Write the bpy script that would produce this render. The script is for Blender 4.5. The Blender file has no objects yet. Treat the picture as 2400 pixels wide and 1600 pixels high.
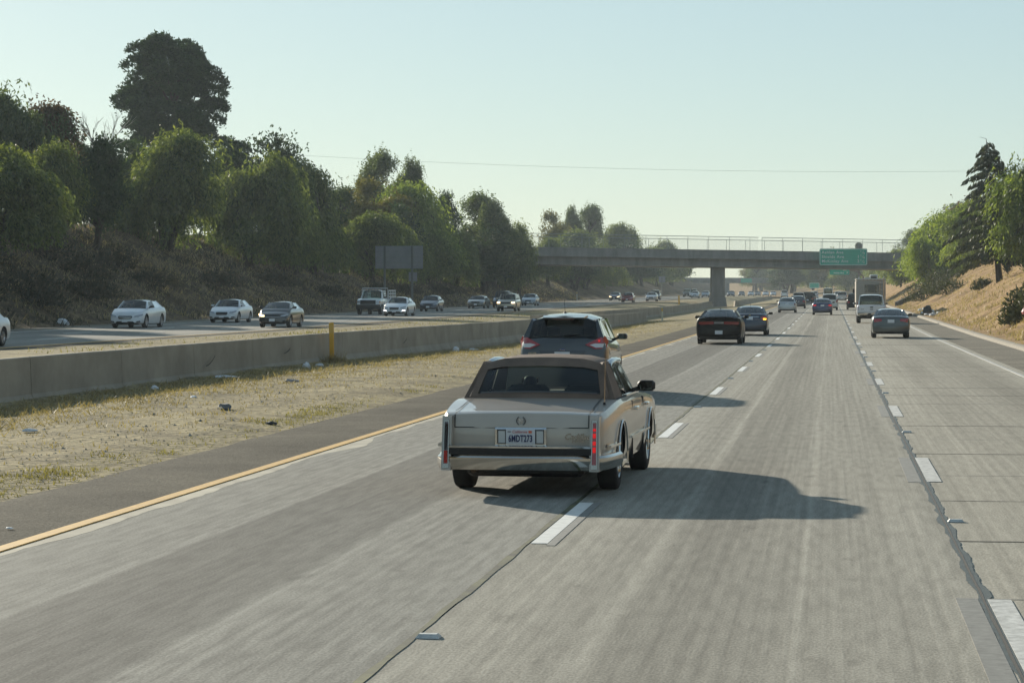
import bpy, bmesh, math, random
import numpy as np
from mathutils import Vector, Matrix, noise
R = math.radians
scene = bpy.context.scene
C = scene.collection
random.seed(7); rng = np.random.default_rng(11)

# ---------------------------------------------------------------- camera, sky, sun, exposure
cam = bpy.data.cameras.new('camera'); camo = bpy.data.objects.new('camera', cam); C.objects.link(camo)
cam.sensor_width = 36; cam.lens = 36*5671/2400; cam.clip_start = .2; cam.clip_end = 6000
camo.location = (0, 0, 2.11); camo.rotation_euler = (R(90-1.1445), 0, R(7.503))
scene.camera = camo
SUN = Vector((-2.0, 2.65, 1.0)).normalized()           # towards the sun: ahead and to the left, low
ELEV = math.asin(SUN.z); AZ = math.atan2(SUN.x, SUN.y)
world = bpy.data.worlds.new('World'); scene.world = world; world.use_nodes = True
wn = world.node_tree; wn.nodes.clear()
sky = wn.nodes.new('ShaderNodeTexSky'); sky.sky_type = 'NISHITA'; sky.sun_disc = False
sky.sun_elevation = ELEV; sky.sun_rotation = AZ; sky.altitude = 100
sky.air_density = 1.0; sky.dust_density = 0.35; sky.ozone_density = 2.6
bg = wn.nodes.new('ShaderNodeBackground'); bg.inputs['Strength'].default_value = 0.067
wo = wn.nodes.new('ShaderNodeOutputWorld')
gm = wn.nodes.new('ShaderNodeGamma'); gm.inputs[1].default_value = .50
hs = wn.nodes.new('ShaderNodeVectorMath'); hs.operation = 'MULTIPLY'; hs.inputs[1].default_value = (2.16, 2.44, 2.38)      # pale, even valley sky
wn.links.new(sky.outputs[0], gm.inputs[0]); wn.links.new(gm.outputs[0], hs.inputs[0]); wn.links.new(hs.outputs[0], bg.inputs[0]); wn.links.new(bg.outputs[0], wo.inputs[0])
sl = bpy.data.lights.new('sun', 'SUN'); sl.energy = 4.6; sl.angle = R(.7); sl.color = (1, .92, .77)
so = bpy.data.objects.new('sun', sl); C.objects.link(so); so.location = (-60, 80, 60)
so.rotation_euler = (-SUN).to_track_quat('-Z', 'Y').to_euler()
vs = scene.view_settings; vs.view_transform = 'Standard'; vs.look = 'None'; vs.exposure = 0.76; vs.gamma = 1; vs.use_curve_mapping = False
scene.cycles.use_denoising = True
scene.cycles.max_bounces = 6; scene.cycles.transparent_max_bounces = 24; scene.cycles.volume_bounces = 1
scene.cycles.caustics_reflective = False; scene.cycles.caustics_refractive = False

# ---------------------------------------------------------------- materials
def nodes(m):
    m.use_nodes = True
    return m.node_tree.nodes, m.node_tree.links, m.node_tree.nodes['Principled BSDF']
MC = {}
def M(name, col, rough=.6, metal=0., coat=0., spec=.5, ns=0, na=.0, bump=0., bs=20., emit=0., ecol=None, col2=None, stretch=(1,1,1)):
    if name in MC: return MC[name]
    m = bpy.data.materials.new(name); n, l, p = nodes(m); MC[name] = m
    p.inputs['Base Color'].default_value = (*col, 1); p.inputs['Roughness'].default_value = rough
    p.inputs['Metallic'].default_value = metal; p.inputs['Specular IOR Level'].default_value = spec
    if coat: p.inputs['Coat Weight'].default_value = coat; p.inputs['Coat Roughness'].default_value = .04
    if emit: p.inputs['Emission Color'].default_value = (*(ecol or col), 1); p.inputs['Emission Strength'].default_value = emit
    if ns or bump:
        tc = n.new('ShaderNodeTexCoord'); mp = n.new('ShaderNodeMapping'); mp.inputs['Scale'].default_value = stretch
        l.new(tc.outputs['Object'], mp.inputs[0])
    if ns:
        t = n.new('ShaderNodeTexNoise'); t.inputs['Scale'].default_value = ns; t.inputs['Detail'].default_value = 6; t.inputs['Roughness'].default_value = .65
        l.new(mp.outputs[0], t.inputs[0])
        r = n.new('ShaderNodeValToRGB'); r.color_ramp.elements[0].position = .32; r.color_ramp.elements[1].position = .68
        c2 = col2 or tuple(min(1, c*(1+na)) for c in col)
        r.color_ramp.elements[0].color = (*[c*(1-na) for c in col], 1); r.color_ramp.elements[1].color = (*c2, 1)
        l.new(t.outputs[0], r.inputs[0]); l.new(r.outputs[0], p.inputs['Base Color'])
    if bump:
        t2 = n.new('ShaderNodeTexNoise'); t2.inputs['Scale'].default_value = bs; t2.inputs['Detail'].default_value = 5
        l.new(mp.outputs[0], t2.inputs[0]); b = n.new('ShaderNodeBump'); b.inputs['Strength'].default_value = bump; b.inputs['Distance'].default_value = .03
        l.new(t2.outputs[0], b.inputs['Height']); l.new(b.outputs[0], p.inputs['Normal'])
    return m

def mathn(n, l, op, a, b=None, c=None):
    x = n.new('ShaderNodeMath'); x.operation = op
    for i, v in enumerate((a, b, c)):
        if v is None: continue
        if isinstance(v, (int, float)): x.inputs[i].default_value = v
        else: l.new(v, x.inputs[i])
    return x.outputs[0]
def lane_mat(name, col, bands, speck=.5):
    """concrete lane: bands = [(x, factor)...] lengthwise tone by position across the lane (grinding passes, tyre polish, oil)."""
    m = bpy.data.materials.new(name); n, l, p = nodes(m)
    tc = n.new('ShaderNodeNewGeometry'); sx = n.new('ShaderNodeSeparateXYZ'); l.new(tc.outputs['Position'], sx.inputs[0])
    wob = n.new('ShaderNodeTexNoise'); wob.inputs['Scale'].default_value = .12; l.new(tc.outputs['Position'], wob.inputs[0])
    xw = mathn(n, l, 'ADD', sx.outputs[0], mathn(n, l, 'MULTIPLY', mathn(n, l, 'SUBTRACT', wob.outputs[0], .5), .12))
    x0, x1 = bands[0][0], bands[-1][0]
    r = n.new('ShaderNodeValToRGB'); e = r.color_ramp.elements
    for i, (x, f) in enumerate([bands[0], bands[-1]]+list(bands[1:-1])):
        q = (x-x0)/(x1-x0)
        el = e[i] if i < 2 else e.new(q)
        el.position = q; el.color = (f*.5, f*.5, f*.5, 1)
    l.new(mathn(n, l, 'DIVIDE', mathn(n, l, 'SUBTRACT', xw, x0), x1-x0), r.inputs[0])
    def nz(scale, st, lo, hi, a, b, det=4):
        mp = n.new('ShaderNodeMapping'); mp.inputs['Scale'].default_value = st; l.new(tc.outputs['Position'], mp.inputs[0])
        t = n.new('ShaderNodeTexNoise'); t.inputs['Scale'].default_value = scale; t.inputs['Detail'].default_value = det; l.new(mp.outputs[0], t.inputs[0])
        g = n.new('ShaderNodeMapRange'); g.inputs[1].default_value = lo; g.inputs[2].default_value = hi; g.inputs[3].default_value = a; g.inputs[4].default_value = b
        l.new(t.outputs[0], g.inputs[0]); return g.outputs[0], t.outputs[0]
    a1, _ = nz(1.0, (1, .05, 1), .3, .7, .91, 1.08)
    a2, groove = nz(16., (1.0, .004, 1), .3, .7, .85, 1.12, 3)
    a3, sp = nz(11., (1, .13, 1), .36, .60, 1-.22*speck, 1.04, 6)
    a4, fine = nz(60., (1, .4, 1), .33, .67, .78, 1.16, 3)
    a5, _ = nz(3.2, (1, .35, 1), .64, .74, 1., .74, 5)
    f = mathn(n, l, 'MULTIPLY', mathn(n, l, 'MULTIPLY', a1, a2), mathn(n, l, 'MULTIPLY', mathn(n, l, 'MULTIPLY', a3, a4), a5))
    f = mathn(n, l, 'MULTIPLY', f, mathn(n, l, 'MULTIPLY', r.outputs[0], 2.0))
    mx = n.new('ShaderNodeVectorMath'); mx.operation = 'SCALE'; mx.inputs[0].default_value = col; l.new(f, mx.inputs[3])
    l.new(mx.outputs[0], p.inputs['Base Color']); p.inputs['Roughness'].default_value = .9; p.inputs['Specular IOR Level'].default_value = .06
    b = n.new('ShaderNodeBump'); b.inputs['Strength'].default_value = .25; b.inputs['Distance'].default_value = .01
    l.new(mathn(n, l, 'ADD', groove, fine), b.inputs['Height']); l.new(b.outputs[0], p.inputs['Normal'])
    return m
def ground_mat(name, cols, scale=.6, fine=9., bump=.6):
    m = bpy.data.materials.new(name); n, l, p = nodes(m); g = n.new('ShaderNodeNewGeometry')
    t = n.new('ShaderNodeTexNoise'); t.inputs['Scale'].default_value = scale; t.inputs['Detail'].default_value = 8; t.inputs['Roughness'].default_value = .7
    l.new(g.outputs['Position'], t.inputs[0])
    r = n.new('ShaderNodeValToRGB'); e = r.color_ramp.elements
    e[0].position = 0; e[1].position = 1
    for i, (q, c) in enumerate([cols[0], cols[-1]]+list(cols[1:-1])):
        el = e[i] if i < 2 else e.new(q)
        el.position = q; el.color = (*c, 1)
    l.new(t.outputs[0], r.inputs[0])
    t2 = n.new('ShaderNodeTexNoise'); t2.inputs['Scale'].default_value = fine; t2.inputs['Detail'].default_value = 5; l.new(g.outputs['Position'], t2.inputs[0])
    mr = n.new('ShaderNodeMapRange'); mr.inputs[1].default_value = .3; mr.inputs[2].default_value = .7; mr.inputs[3].default_value = .6; mr.inputs[4].default_value = 1.35; l.new(t2.outputs[0], mr.inputs[0])
    mx = n.new('ShaderNodeVectorMath'); mx.operation = 'SCALE'; l.new(r.outputs[0], mx.inputs[0]); l.new(mr.outputs[0], mx.inputs[3])
    l.new(mx.outputs[0], p.inputs['Base Color']); p.inputs['Roughness'].default_value = .95; p.inputs['Specular IOR Level'].default_value = .05
    b = n.new('ShaderNodeBump'); b.inputs['Strength'].default_value = bump; b.inputs['Distance'].default_value = .06; l.new(t2.outputs[0], b.inputs['Height']); l.new(b.outputs[0], p.inputs['Normal'])
    return m
def leaf_mat(name, c1, c2, trans=.35):
    m = bpy.data.materials.new(name); m.use_nodes = True; n = m.node_tree.nodes; l = m.node_tree.links; n.clear()
    g = n.new('ShaderNodeNewGeometry'); t = n.new('ShaderNodeTexNoise'); t.inputs['Scale'].default_value = .55; t.inputs['Detail'].default_value = 2
    l.new(g.outputs['Position'], t.inputs[0])
    f = mathn(n, l, 'ADD', mathn(n, l, 'MULTIPLY', g.outputs['Random Per Island'], .55), mathn(n, l, 'MULTIPLY', t.outputs[0], .5))
    r = n.new('ShaderNodeValToRGB'); r.color_ramp.elements[0].color = (*c1, 1); r.color_ramp.elements[1].color = (*c2, 1)
    r.color_ramp.elements[0].position = .2; r.color_ramp.elements[1].position = .85; l.new(f, r.inputs[0])
    d = n.new('ShaderNodeBsdfDiffuse'); tr = n.new('ShaderNodeBsdfTranslucent'); mx = n.new('ShaderNodeMixShader'); mx.inputs[0].default_value = trans
    br = n.new('ShaderNodeVectorMath'); br.operation = 'MULTIPLY'; br.inputs[1].default_value = (1.25, 1.25, .6); l.new(r.outputs[0], br.inputs[0])
    l.new(r.outputs[0], d.inputs[0]); l.new(br.outputs[0], tr.inputs[0]); l.new(d.outputs[0], mx.inputs[1]); l.new(tr.outputs[0], mx.inputs[2])
    gl = n.new('ShaderNodeBsdfGlossy'); gl.inputs['Roughness'].default_value = .45; gl.inputs[0].default_value = (1, 1, 1, 1)
    m2 = n.new('ShaderNodeMixShader'); m2.inputs[0].default_value = .03; l.new(mx.outputs[0], m2.inputs[1]); l.new(gl.outputs[0], m2.inputs[2])
    o = n.new('ShaderNodeOutputMaterial'); l.new(m2.outputs[0], o.inputs[0]); return m
def glass_mat(name, tint, refl=1.0):
    m = bpy.data.materials.new(name); m.use_nodes = True; n = m.node_tree.nodes; l = m.node_tree.links; n.clear()
    t = n.new('ShaderNodeBsdfTransparent'); t.inputs[0].default_value = (*tint, 1)
    gl = n.new('ShaderNodeBsdfGlossy'); gl.inputs['Roughness'].default_value = .02
    fr = n.new('ShaderNodeFresnel'); fr.inputs[0].default_value = 1.5
    mx = n.new('ShaderNodeMixShader'); l.new(mathn(n, l, 'MULTIPLY', fr.outputs[0], refl), mx.inputs[0]); l.new(t.outputs[0], mx.inputs[1]); l.new(gl.outputs[0], mx.inputs[2])
    o = n.new('ShaderNodeOutputMaterial'); l.new(mx.outputs[0], o.inputs[0]); return m

GL = glass_mat('window_glass', (.66, .76, .71), 1.2)
GLD = glass_mat('tinted_glass', (.20, .235, .22), 1.2)
BLK = M('black_plastic', (.012, .012, .013), .55)
RUB = M('tyre_rubber', (.018, .018, .018), .85, ns=8, na=.3)
DARK = M('car_interior', (.016, .016, .017), .8)
CHR = M('chrome', (.72, .72, .70), .09, 1.0)
ALLOY = M('alloy', (.42, .42, .43), .3, .9)
STEELRIM = M('dark_rim', (.08, .08, .085), .4, .7)
REDL = M('red_lens', (.33, .008, .010), .12, coat=1)
REDLIT = M('red_lens_lit', (.5, .008, .01), .2, emit=.28, ecol=(1, .012, .015))
CLEARL = M('clear_lens', (.62, .62, .62), .12, coat=1)
HEADL = M('headlamp_glass', (.35, .37, .40), .08, coat=1, metal=.3)
HEADLIT = M('headlamp_lit', (.9, .8, .6), .2, emit=2.2, ecol=(1, .72, .36))
DRL = M('daytime_lamp_lit', (.9, .9, .9), .2, emit=2.6, ecol=(1, 1, 1))
AMBER = M('amber_lit', (1, .45, .02), .2, emit=2.6, ecol=(1, .42, .03))
PLATE = M('plate_white', (.62, .64, .66), .45)
PLATEINK = M('plate_ink', (.02, .03, .10), .5)

def paint(name, col, metal=.25, rough=.32):
    return M('paint_'+name, col, rough, metal, coat=.9, ns=3, na=.05)

# ---------------------------------------------------------------- mesh helpers
def tag(o, label=None, cat=None, group=None, kind=None):
    if label: o['label'] = label
    if cat: o['category'] = cat
    if group: o['group'] = group
    if kind: o['kind'] = kind
    return o
def empty(name, loc, rz=0.):
    o = bpy.data.objects.new(name, None); C.objects.link(o); o.location = loc; o.rotation_euler = (0, 0, rz); o.empty_display_size = .3
    return o
def link(name, me, parent=None, mats=()):
    for m in mats: me.materials.append(m)
    o = bpy.data.objects.new(name, me); C.objects.link(o)
    if parent is not None: o.parent = parent
    return o
class MB:
    def __init__(s): s.v = []; s.f = []; s.m = []
    def add(s, vs, fs, m=0):
        o = len(s.v); s.v += [tuple(v) for v in vs]; s.f += [[i+o for i in f] for f in fs]; s.m += [m]*len(fs); return s
    def box(s, x0, x1, y0, y1, z0, z1, m=0, bev=0.):
        if bev:   # chamfered box: octagonal in plan and in section
            b = bev; vs = []
            for z, k in ((z0, b), (z0+b, 0), (z1-b, 0), (z1, b)):
                vs += [(x0+k+b, y0+k, z), (x1-k-b, y0+k, z), (x1-k, y0+k+b, z), (x1-k, y1-k-b, z), (x1-k-b, y1-k, z), (x0+k+b, y1-k, z), (x0+k, y1-k-b, z), (x0+k, y0+k+b, z)]
            fs = [list(range(7, -1, -1)), list(range(24, 32))]
            for r in range(3):
                for i in range(8): j = (i+1) % 8; fs.append([r*8+i, r*8+j, r*8+8+j, r*8+8+i])
            return s.add(vs, fs, m)
        return s.add([(x0,y0,z0),(x1,y0,z0),(x1,y1,z0),(x0,y1,z0),(x0,y0,z1),(x1,y0,z1),(x1,y1,z1),(x0,y1,z1)],
                     [[3,2,1,0],[4,5,6,7],[0,1,5,4],[1,2,6,5],[2,3,7,6],[3,0,4,7]], m)
    def hexa(s, lo, hi, m=0):   # two matching loops -> closed solid
        n = len(lo)
        return s.add(list(lo)+list(hi), [list(range(n-1, -1, -1)), list(range(n, 2*n))]+[[i, (i+1) % n, n+(i+1) % n, n+i] for i in range(n)], m)
    def tube(s, pts, rs, n=6, m=0, caps=True):
        pts = [Vector(p) for p in pts]; rs = rs if isinstance(rs, (list, tuple)) else [rs]*len(pts)
        o = len(s.v); prev = None
        for i, p in enumerate(pts):
            d = (pts[min(i+1, len(pts)-1)]-pts[max(i-1, 0)]).normalized()
            u = (prev-d*prev.dot(d)) if prev is not None else d.orthogonal()
            u = u.normalized() if u.length > 1e-6 else d.orthogonal().normalized(); prev = u; w = d.cross(u)
            for k in range(n):
                a = 2*math.pi*k/n; s.v.append(tuple(p+(u*math.cos(a)+w*math.sin(a))*rs[i]))
        for i in range(len(pts)-1):
            for k in range(n):
                j = (k+1) % n; s.f.append([o+i*n+k, o+i*n+j, o+(i+1)*n+j, o+(i+1)*n+k]); s.m.append(m)
        if caps: s.f.append([o+k for k in range(n-1, -1, -1)]); s.m.append(m); s.f.append([o+(len(pts)-1)*n+k for k in range(n)]); s.m.append(m)
        return s
    def grid(s, fn, nu, nv, m=0):
        o = len(s.v)
        for j in range(nv+1):
            for i in range(nu+1): s.v.append(tuple(fn(i/nu, j/nv)))
        for j in range(nv):
            for i in range(nu):
                a = o+j*(nu+1)+i; s.f.append([a, a+1, a+nu+2, a+nu+1]); s.m.append(m)
        return s
    def lathe(s, prof, n=20, m=0, axis='x', close=False):
        o = len(s.v)
        for (a, r) in prof:
            for k in range(n):
                t = 2*math.pi*k/n
                s.v.append((a, r*math.cos(t), r*math.sin(t)) if axis == 'x' else (r*math.cos(t), r*math.sin(t), a))
        for i in range(len(prof)-1):
            for k in range(n):
                j = (k+1) % n; s.f.append([o+i*n+k, o+i*n+j, o+(i+1)*n+j, o+(i+1)*n+k]); s.m.append(m)
        return s
    def mesh(s, name, smooth=None):
        me = bpy.data.meshes.new(name); me.from_pydata(s.v, [], s.f); me.validate()
        if len(me.polygons) == len(s.m): me.polygons.foreach_set('material_index', s.m)
        bm = bmesh.new(); bm.from_mesh(me); bmesh.ops.recalc_face_normals(bm, faces=bm.faces); bm.to_mesh(me); bm.free()
        if smooth is not None:
            me.polygons.foreach_set('use_smooth', [True]*len(me.polygons)); me.set_sharp_from_angle(angle=R(smooth))
        return me
    def build(s, name, mats, parent=None, smooth=None):
        return link(name, s.mesh(name, smooth), parent, mats if isinstance(mats, (list, tuple)) else [mats])
def npmesh(name, V, F):
    me = bpy.data.meshes.new(name); k = F.shape[1]
    me.vertices.add(len(V)); me.vertices.foreach_set('co', V.astype(np.float32).ravel())
    me.loops.add(F.size); me.loops.foreach_set('vertex_index', F.astype(np.int32).ravel())
    me.polygons.add(len(F)); me.polygons.foreach_set('loop_start', np.arange(0, F.size, k, dtype=np.int32))
    me.update(calc_edges=True); return me
TXT = {}
def text_mesh(body, size, align='LEFT', shear=0., offset=0., space=1.):
    k = (body, size, align, shear, offset, space)
    if k in TXT: return TXT[k]
    cu = bpy.data.curves.new('lettering', 'FONT'); cu.body = body; cu.size = size; cu.align_x = align; cu.align_y = 'CENTER'; cu.shear = shear; cu.offset = offset
    cu.extrude = size*.02; cu.space_character = space; cu.resolution_u = 3
    o = bpy.data.objects.new('lettering', cu); C.objects.link(o); bpy.context.view_layer.update()
    me = bpy.data.meshes.new_from_object(o.evaluated_get(bpy.context.evaluated_depsgraph_get()))
    bpy.data.objects.remove(o); TXT[k] = me; return me
def lettering(name, body, size, loc, parent, mat, align='LEFT', shear=0., offset=0., rot=(math.pi/2, 0, 0), space=1.):
    me = text_mesh(body, size, align, shear, offset, space).copy(); me.materials.clear(); me.materials.append(mat)
    o = link(name, me, parent); o.location = loc; o.rotation_euler = rot; return o

def zr(Y): return 0.0022*max(0., min(Y, 600.)-120.)      # the road climbs slightly after 120 m
def lerp(a, b, t): return a+(b-a)*t
def pl(x, tab):
    if x <= tab[0][0]: return tab[0][1]
    for (a, u), (b, v) in zip(tab, tab[1:]):
        if x <= b: return lerp(u, v, (x-a)/(b-a))
    return tab[-1][1]
def ss(a, b, x): t = max(0., min(1., (x-a)/(b-a))); return t*t*(3-2*t)

# ---------------------------------------------------------------- terrain and roads
YS = [-160, -60, 0, 40, 80, 120, 160, 200, 250, 300, 400, 500, 600, 700, 800, 1000, 1250]
def dip(Y): return -.42*ss(60, 120, Y)-.2*ss(200, 330, Y)
def medz(X, Y):        # strip between the two carriageways
    d = dip(Y)
    f = ss(105, 150, Y)
    return pl(X, [(-43, .2), (-26.5, .2), (-22, lerp(.28, .1, f)), (-18.6, lerp(.33, d, f)), (-17.5, lerp(.34, d, f)), (-16.3, lerp(.30+d*.4, d, f)), (-15.2, d), (-8.5, 0), (-6, 0)])
def bankL(X, Y):
    z = pl(-X, [(43, .18), (45, .7), (58.5, 7.2), (66, 7.4), (300, 7.4), (1400, 7.4)])
    k = ss(43.2, 46, -X)
    return z+k*(.55*noise.noise(Vector((X*.12, Y*.07, 3)))+.28*noise.noise(Vector((X*.4, Y*.3, 1)))+.14*noise.noise(Vector((X, Y*.8, 7))))
def bankR(X, Y):
    z = pl(X, [(7.3, .10), (8.2, .2), (9, .5), (13, 2.75), (21, 6.9), (60, 7.2), (1400, 7.2)])
    k = ss(7.5, 9.5, X)
    return z+k*(.4*noise.noise(Vector((X*.15, Y*.08, 9)))+.25*noise.noise(Vector((X*.5, Y*.35, 4)))+.12*noise.noise(Vector((X*1.2, Y, 2))))
def sheet(name, xs, ys, fz, mat, smooth=True):
    V = np.array([(x, y, fz(x, y)) for y in ys for x in xs]); nx = len(xs)
    F = np.array([(j*nx+i, j*nx+i+1, (j+1)*nx+i+1, (j+1)*nx+i) for j in range(len(ys)-1) for i in range(nx-1)])
    me = npmesh(name, V, F)
    if smooth: me.polygons.foreach_set('use_smooth', [True]*len(F))
    o = link(name, me, None, [mat]); o['kind'] = 'structure'; return o
ASPH = ground_mat('old_asphalt', [(.3, (.075, .067, .052)), (.5, (.11, .099, .077)), (.72, (.155, .138, .105))], .5, 30., .35)
ASPHR = ground_mat('shoulder_asphalt', [(.3, (.15, .135, .110)), (.5, (.205, .185, .150)), (.72, (.27, .245, .195))], .35, 12., .3)
DIRT = ground_mat('median_dirt', [(.25, (.14, .118, .080)), (.42, (.225, .188, .118)), (.55, (.32, .265, .158)), (.75, (.42, .35, .205))], .7, 7., 1.)
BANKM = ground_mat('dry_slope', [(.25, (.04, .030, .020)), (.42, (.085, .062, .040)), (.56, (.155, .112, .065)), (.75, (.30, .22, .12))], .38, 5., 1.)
BANKRM = ground_mat('dry_slope_golden', [(.25, (.13, .088, .05)), (.42, (.23, .150, .078)), (.56, (.33, .222, .115)), (.75, (.42, .30, .165))], .42, 5., 1.)  # lighter, more golden soil for the right bank and the ramp hillside
CONC = M('concrete_barrier', (.335, .298, .240), .9, ns=1.3, na=.20, bump=.3, bs=14, stretch=(1, .45, .5), spec=.1)
CONCD = M('bridge_concrete', (.190, .188, .180), .85, ns=.9, na=.26, bump=.15, bs=6, stretch=(.9, 1, .22))
L1 = lane_mat('lane_concrete_worn', (.275, .264, .232), [(-6.9, 1.0), (-6.3, .92), (-5.45, .95), (-5.36, 1.1), (-5.28, .66), (-4.5, .60), (-3.98, .70), (-3.9, 1.14), (-3.8, .98), (-3.2, .92), (-2.85, 1.06), (-2.5, 1.08)], .9)
L2 = lane_mat('lane_concrete_grooved', (.325, .305, .258), [(-2.7, 1.06), (-2.0, 1.04), (-1.55, .86), (-1.42, 1.12), (-1.3, .80), (-.9, .76), (-.25, .96), (-.2, 1.16), (-.14, .98), (.4, .98), (1.1, 1.08)], .62)
L3 = lane_mat('lane_concrete_slabs', (.345, .320, .266), [(1.0, 1.1), (1.7, 1.05), (2.2, .93), (2.9, 1.0), (3.6, .80), (4.2, .84), (4.7, 1.08), (5.3, 1.1)], .45)
OPPC = lane_mat('opposite_concrete', (.30, .285, .25), [(-40.5, 1), (-38, .85), (-35.6, 1), (-33.8, .85), (-32, 1), (-30.2, .85), (-27.5, 1)], .4)
JOINT = M('joint_grime', (.045, .042, .036), .9)
SEAL = M('joint_sealant', (.062, .068, .058), .55, ns=6, na=.3)
WHITE = M('road_white', (.68, .67, .63), .6, ns=9, na=.16)
WWORN = M('road_white_worn', (.50, .49, .45), .7, ns=9, na=.42, col2=(.66, .65, .61))
YEL = M('road_yellow', (.56, .33, .075), .6, ns=5, na=.2)
BLKOUT = M('old_line_grey', (.19, .186, .168), .8, ns=12, na=.25)

road = sheet('road', [-6.95, 5.3], YS, lambda x, y: zr(y)-.03, JOINT); road['label'] = 'three-lane concrete carriageway with dashed lane lines'
def strip(name, x0, x1, ys, mat, parent, lift=0., th=.028):
    b = MB(); n = len(ys); vs = []
    for y in ys: z = zr(y)+lift; vs += [(x0, y, z), (x1, y, z), (x1, y, z-th), (x0, y, z-th)]
    fs = [[0, 3, 2, 1], [(n-1)*4+k for k in range(4)]]
    for i in range(n-1):
        for k in range(4): fs.append([i*4+k, i*4+(k+1) % 4, i*4+4+(k+1) % 4, i*4+4+k])
    return b.add(vs, fs).build(name, mat, parent)
strip('lane_slab', -6.69, -2.545, YS, L1, road); strip('lane_slab', -2.515, 1.04, YS, L2, road)
y = 5.35; k = 0; lens = [3.95, 3.6, 4.05, 3.95, 4.05, 3.45, 3.85, 3.1, 3.7, 4.1, 3.6, 3.9]
while y < 96:
    y2 = y+lens[k % len(lens)]; strip('slab', 1.065, 5.15, [y+.014, y2-.014], L3, road, lift=random.uniform(-.004, .0)); y = y2; k += 1
    vs = []
    for i in range(15): xx = lerp(1.075, 5.13, i/14); wv = .010+.018*(noise.noise(Vector((xx*1.7, y, 4)))+.5); vs += [(xx, y-wv, .0025), (xx, y+wv, .0025)]
    MB().add(vs, [[2*i, 2*i+1, 2*i+3, 2*i+2] for i in range(14)]).build('joint_filler', M('joint_filler', (.115, .110, .094), .85, ns=5, na=.35), road)
strip('lane_slab', 1.065, 5.15, [y+.014]+[q for q in YS if q > y+5], L3, road); strip('lane_slab', 1.065, 5.15, [-160, -60, 5.33], L3, road)
# ragged sealant along the lane joints
def ragged(name, x, y0, y1, step, wmin, wmax, mat, lift, parent):
    b = MB(); Y = y0; pts = []
    while Y < y1: pts.append(Y); Y += step*random.uniform(.5, 1.5)
    vs = []
    wd = lambda Y, s: wmin+(wmax-wmin)*max(0., min(1., .45+1.1*noise.noise(Vector((Y*1.3, s, x)))+random.uniform(-.12, .12)))
    for Y in pts: vs += [(x-wd(Y, 3.), Y, zr(Y)+lift), (x+wd(Y, 9.), Y, zr(Y)+lift)]
    return b.add(vs, [[2*i, 2*i+1, 2*i+3, 2*i+2] for i in range(len(pts)-1)]).build(name, mat, parent)
ragged('joint_sealant', 1.05, 8, 130, .09, .02, .07, SEAL, .003, road)
ragged('joint_sealant', 1.05, 130, 330, .6, .035, .07, SEAL, .006, road)
ragged('joint_sealant', -2.535, 6, 150, .3, .016, .036, M('joint_dark', (.05, .05, .038), .8, ns=3, na=.5, col2=(.13, .13, .05)), .005, road)
ragged('joint_crack', 1.048, 8, 60, .2, .006, .014, JOINT, .005, road)
# painted lines
def dash(x0, x1, y0, y1, mat, lift=.007, name='lane_dash'):
    return strip(name, x0, x1, [y0, y1], mat, road, lift, .004)
for i in range(24):
    y0 = 20.2+15.08*(i-1); near = y0 < 170
    dash(-2.50, -2.36, y0, y0+4.0, WHITE, .006)
    if near: dash(-2.355, -2.28, y0-.15, y0+4.0, BLKOUT, .0046, 'dash_border')
for i in range(25):
    y0 = 12.95+14.45*i
    dash(1.075, 1.235, y0, y0+3.95, WWORN, .006)
    if y0 < 120: dash(.86, 1.01, y0-.1, y0+4.0, BLKOUT, .0046, 'dash_border')
strip('edge_line', -6.84, -6.70, YS, YEL, road, .012, .04); strip('edge_line', 4.80, 4.91, YS, M('edge_line_worn', (.40, .39, .36), .7, ns=3, na=.3), road, .008, .02)
b = MB(); vs = []; yy = -20.
while yy < 140: vs += [(-6.695, yy, .0015+zr(yy)), (-6.62+.34*max(0, noise.noise(Vector((yy*.35, 0, 0)))+.18)+random.uniform(0, .04), yy, .0015+zr(yy))]; yy += .25
b.add(vs, [[2*i, 2*i+1, 2*i+3, 2*i+2] for i in range(len(vs)//2-1)]).build('pavement_edge', M('pale_edge_dirt', (.32, .29, .22), .9, ns=2, na=.3), road)
# raised pavement markers
def marker(x, y, m):
    b = MB(); z = zr(y)+.003
    b.hexa([(x-.075, y-.06, z), (x+.075, y-.06, z), (x+.075, y+.06, z), (x-.075, y+.06, z)], [(x-.055, y-.028, z+.024), (x+.055, y-.028, z+.024), (x+.055, y+.028, z+.024), (x-.055, y+.028, z+.024)])
    b.build('pavement_marker', m, road)
MK = M('marker_white', (.50, .50, .47), .6, ns=20, na=.2)
for i in range(10): marker(-2.44, 14.6+15.08*i, MK)
for i in range(10): marker(1.15, 8.2+14.45*i, MK)

# shoulders, median, opposite road, banks
sheet('left_shoulder', [-8.75, -8.2, -7.4, -6.86], [-160]+list(np.arange(0, 130, 2.))+YS[6:], lambda x, y: zr(y)-.012-(.0 if x > -8.7 else .05)+(0 if x > -8.5 else .015*noise.noise(Vector((x, y*.5, 0)))), ASPH)
sheet('right_shoulder', [5.1, 6.3, 7.05], YS, lambda x, y: zr(y)-.008, ASPHR)
b = MB(); prof = [(6.98, -.01), (7.03, .10), (7.12, .14), (7.3, .14), (7.42, .02)]
b.grid(lambda u, v: (pl(u, [(i/4, p[0]) for i, p in enumerate(prof)]), pl(v, [(i/(len(YS)-1), q) for i, q in enumerate(YS)]), pl(u, [(i/4, p[1]) for i, p in enumerate(prof)])+zr(pl(v, [(i/(len(YS)-1), q) for i, q in enumerate(YS)]))), 4, len(YS)-1)
o = b.build('kerb', M('kerb_asphalt', (.20, .175, .135), .9, ns=2, na=.25)); o['kind'] = 'structure'
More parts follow.
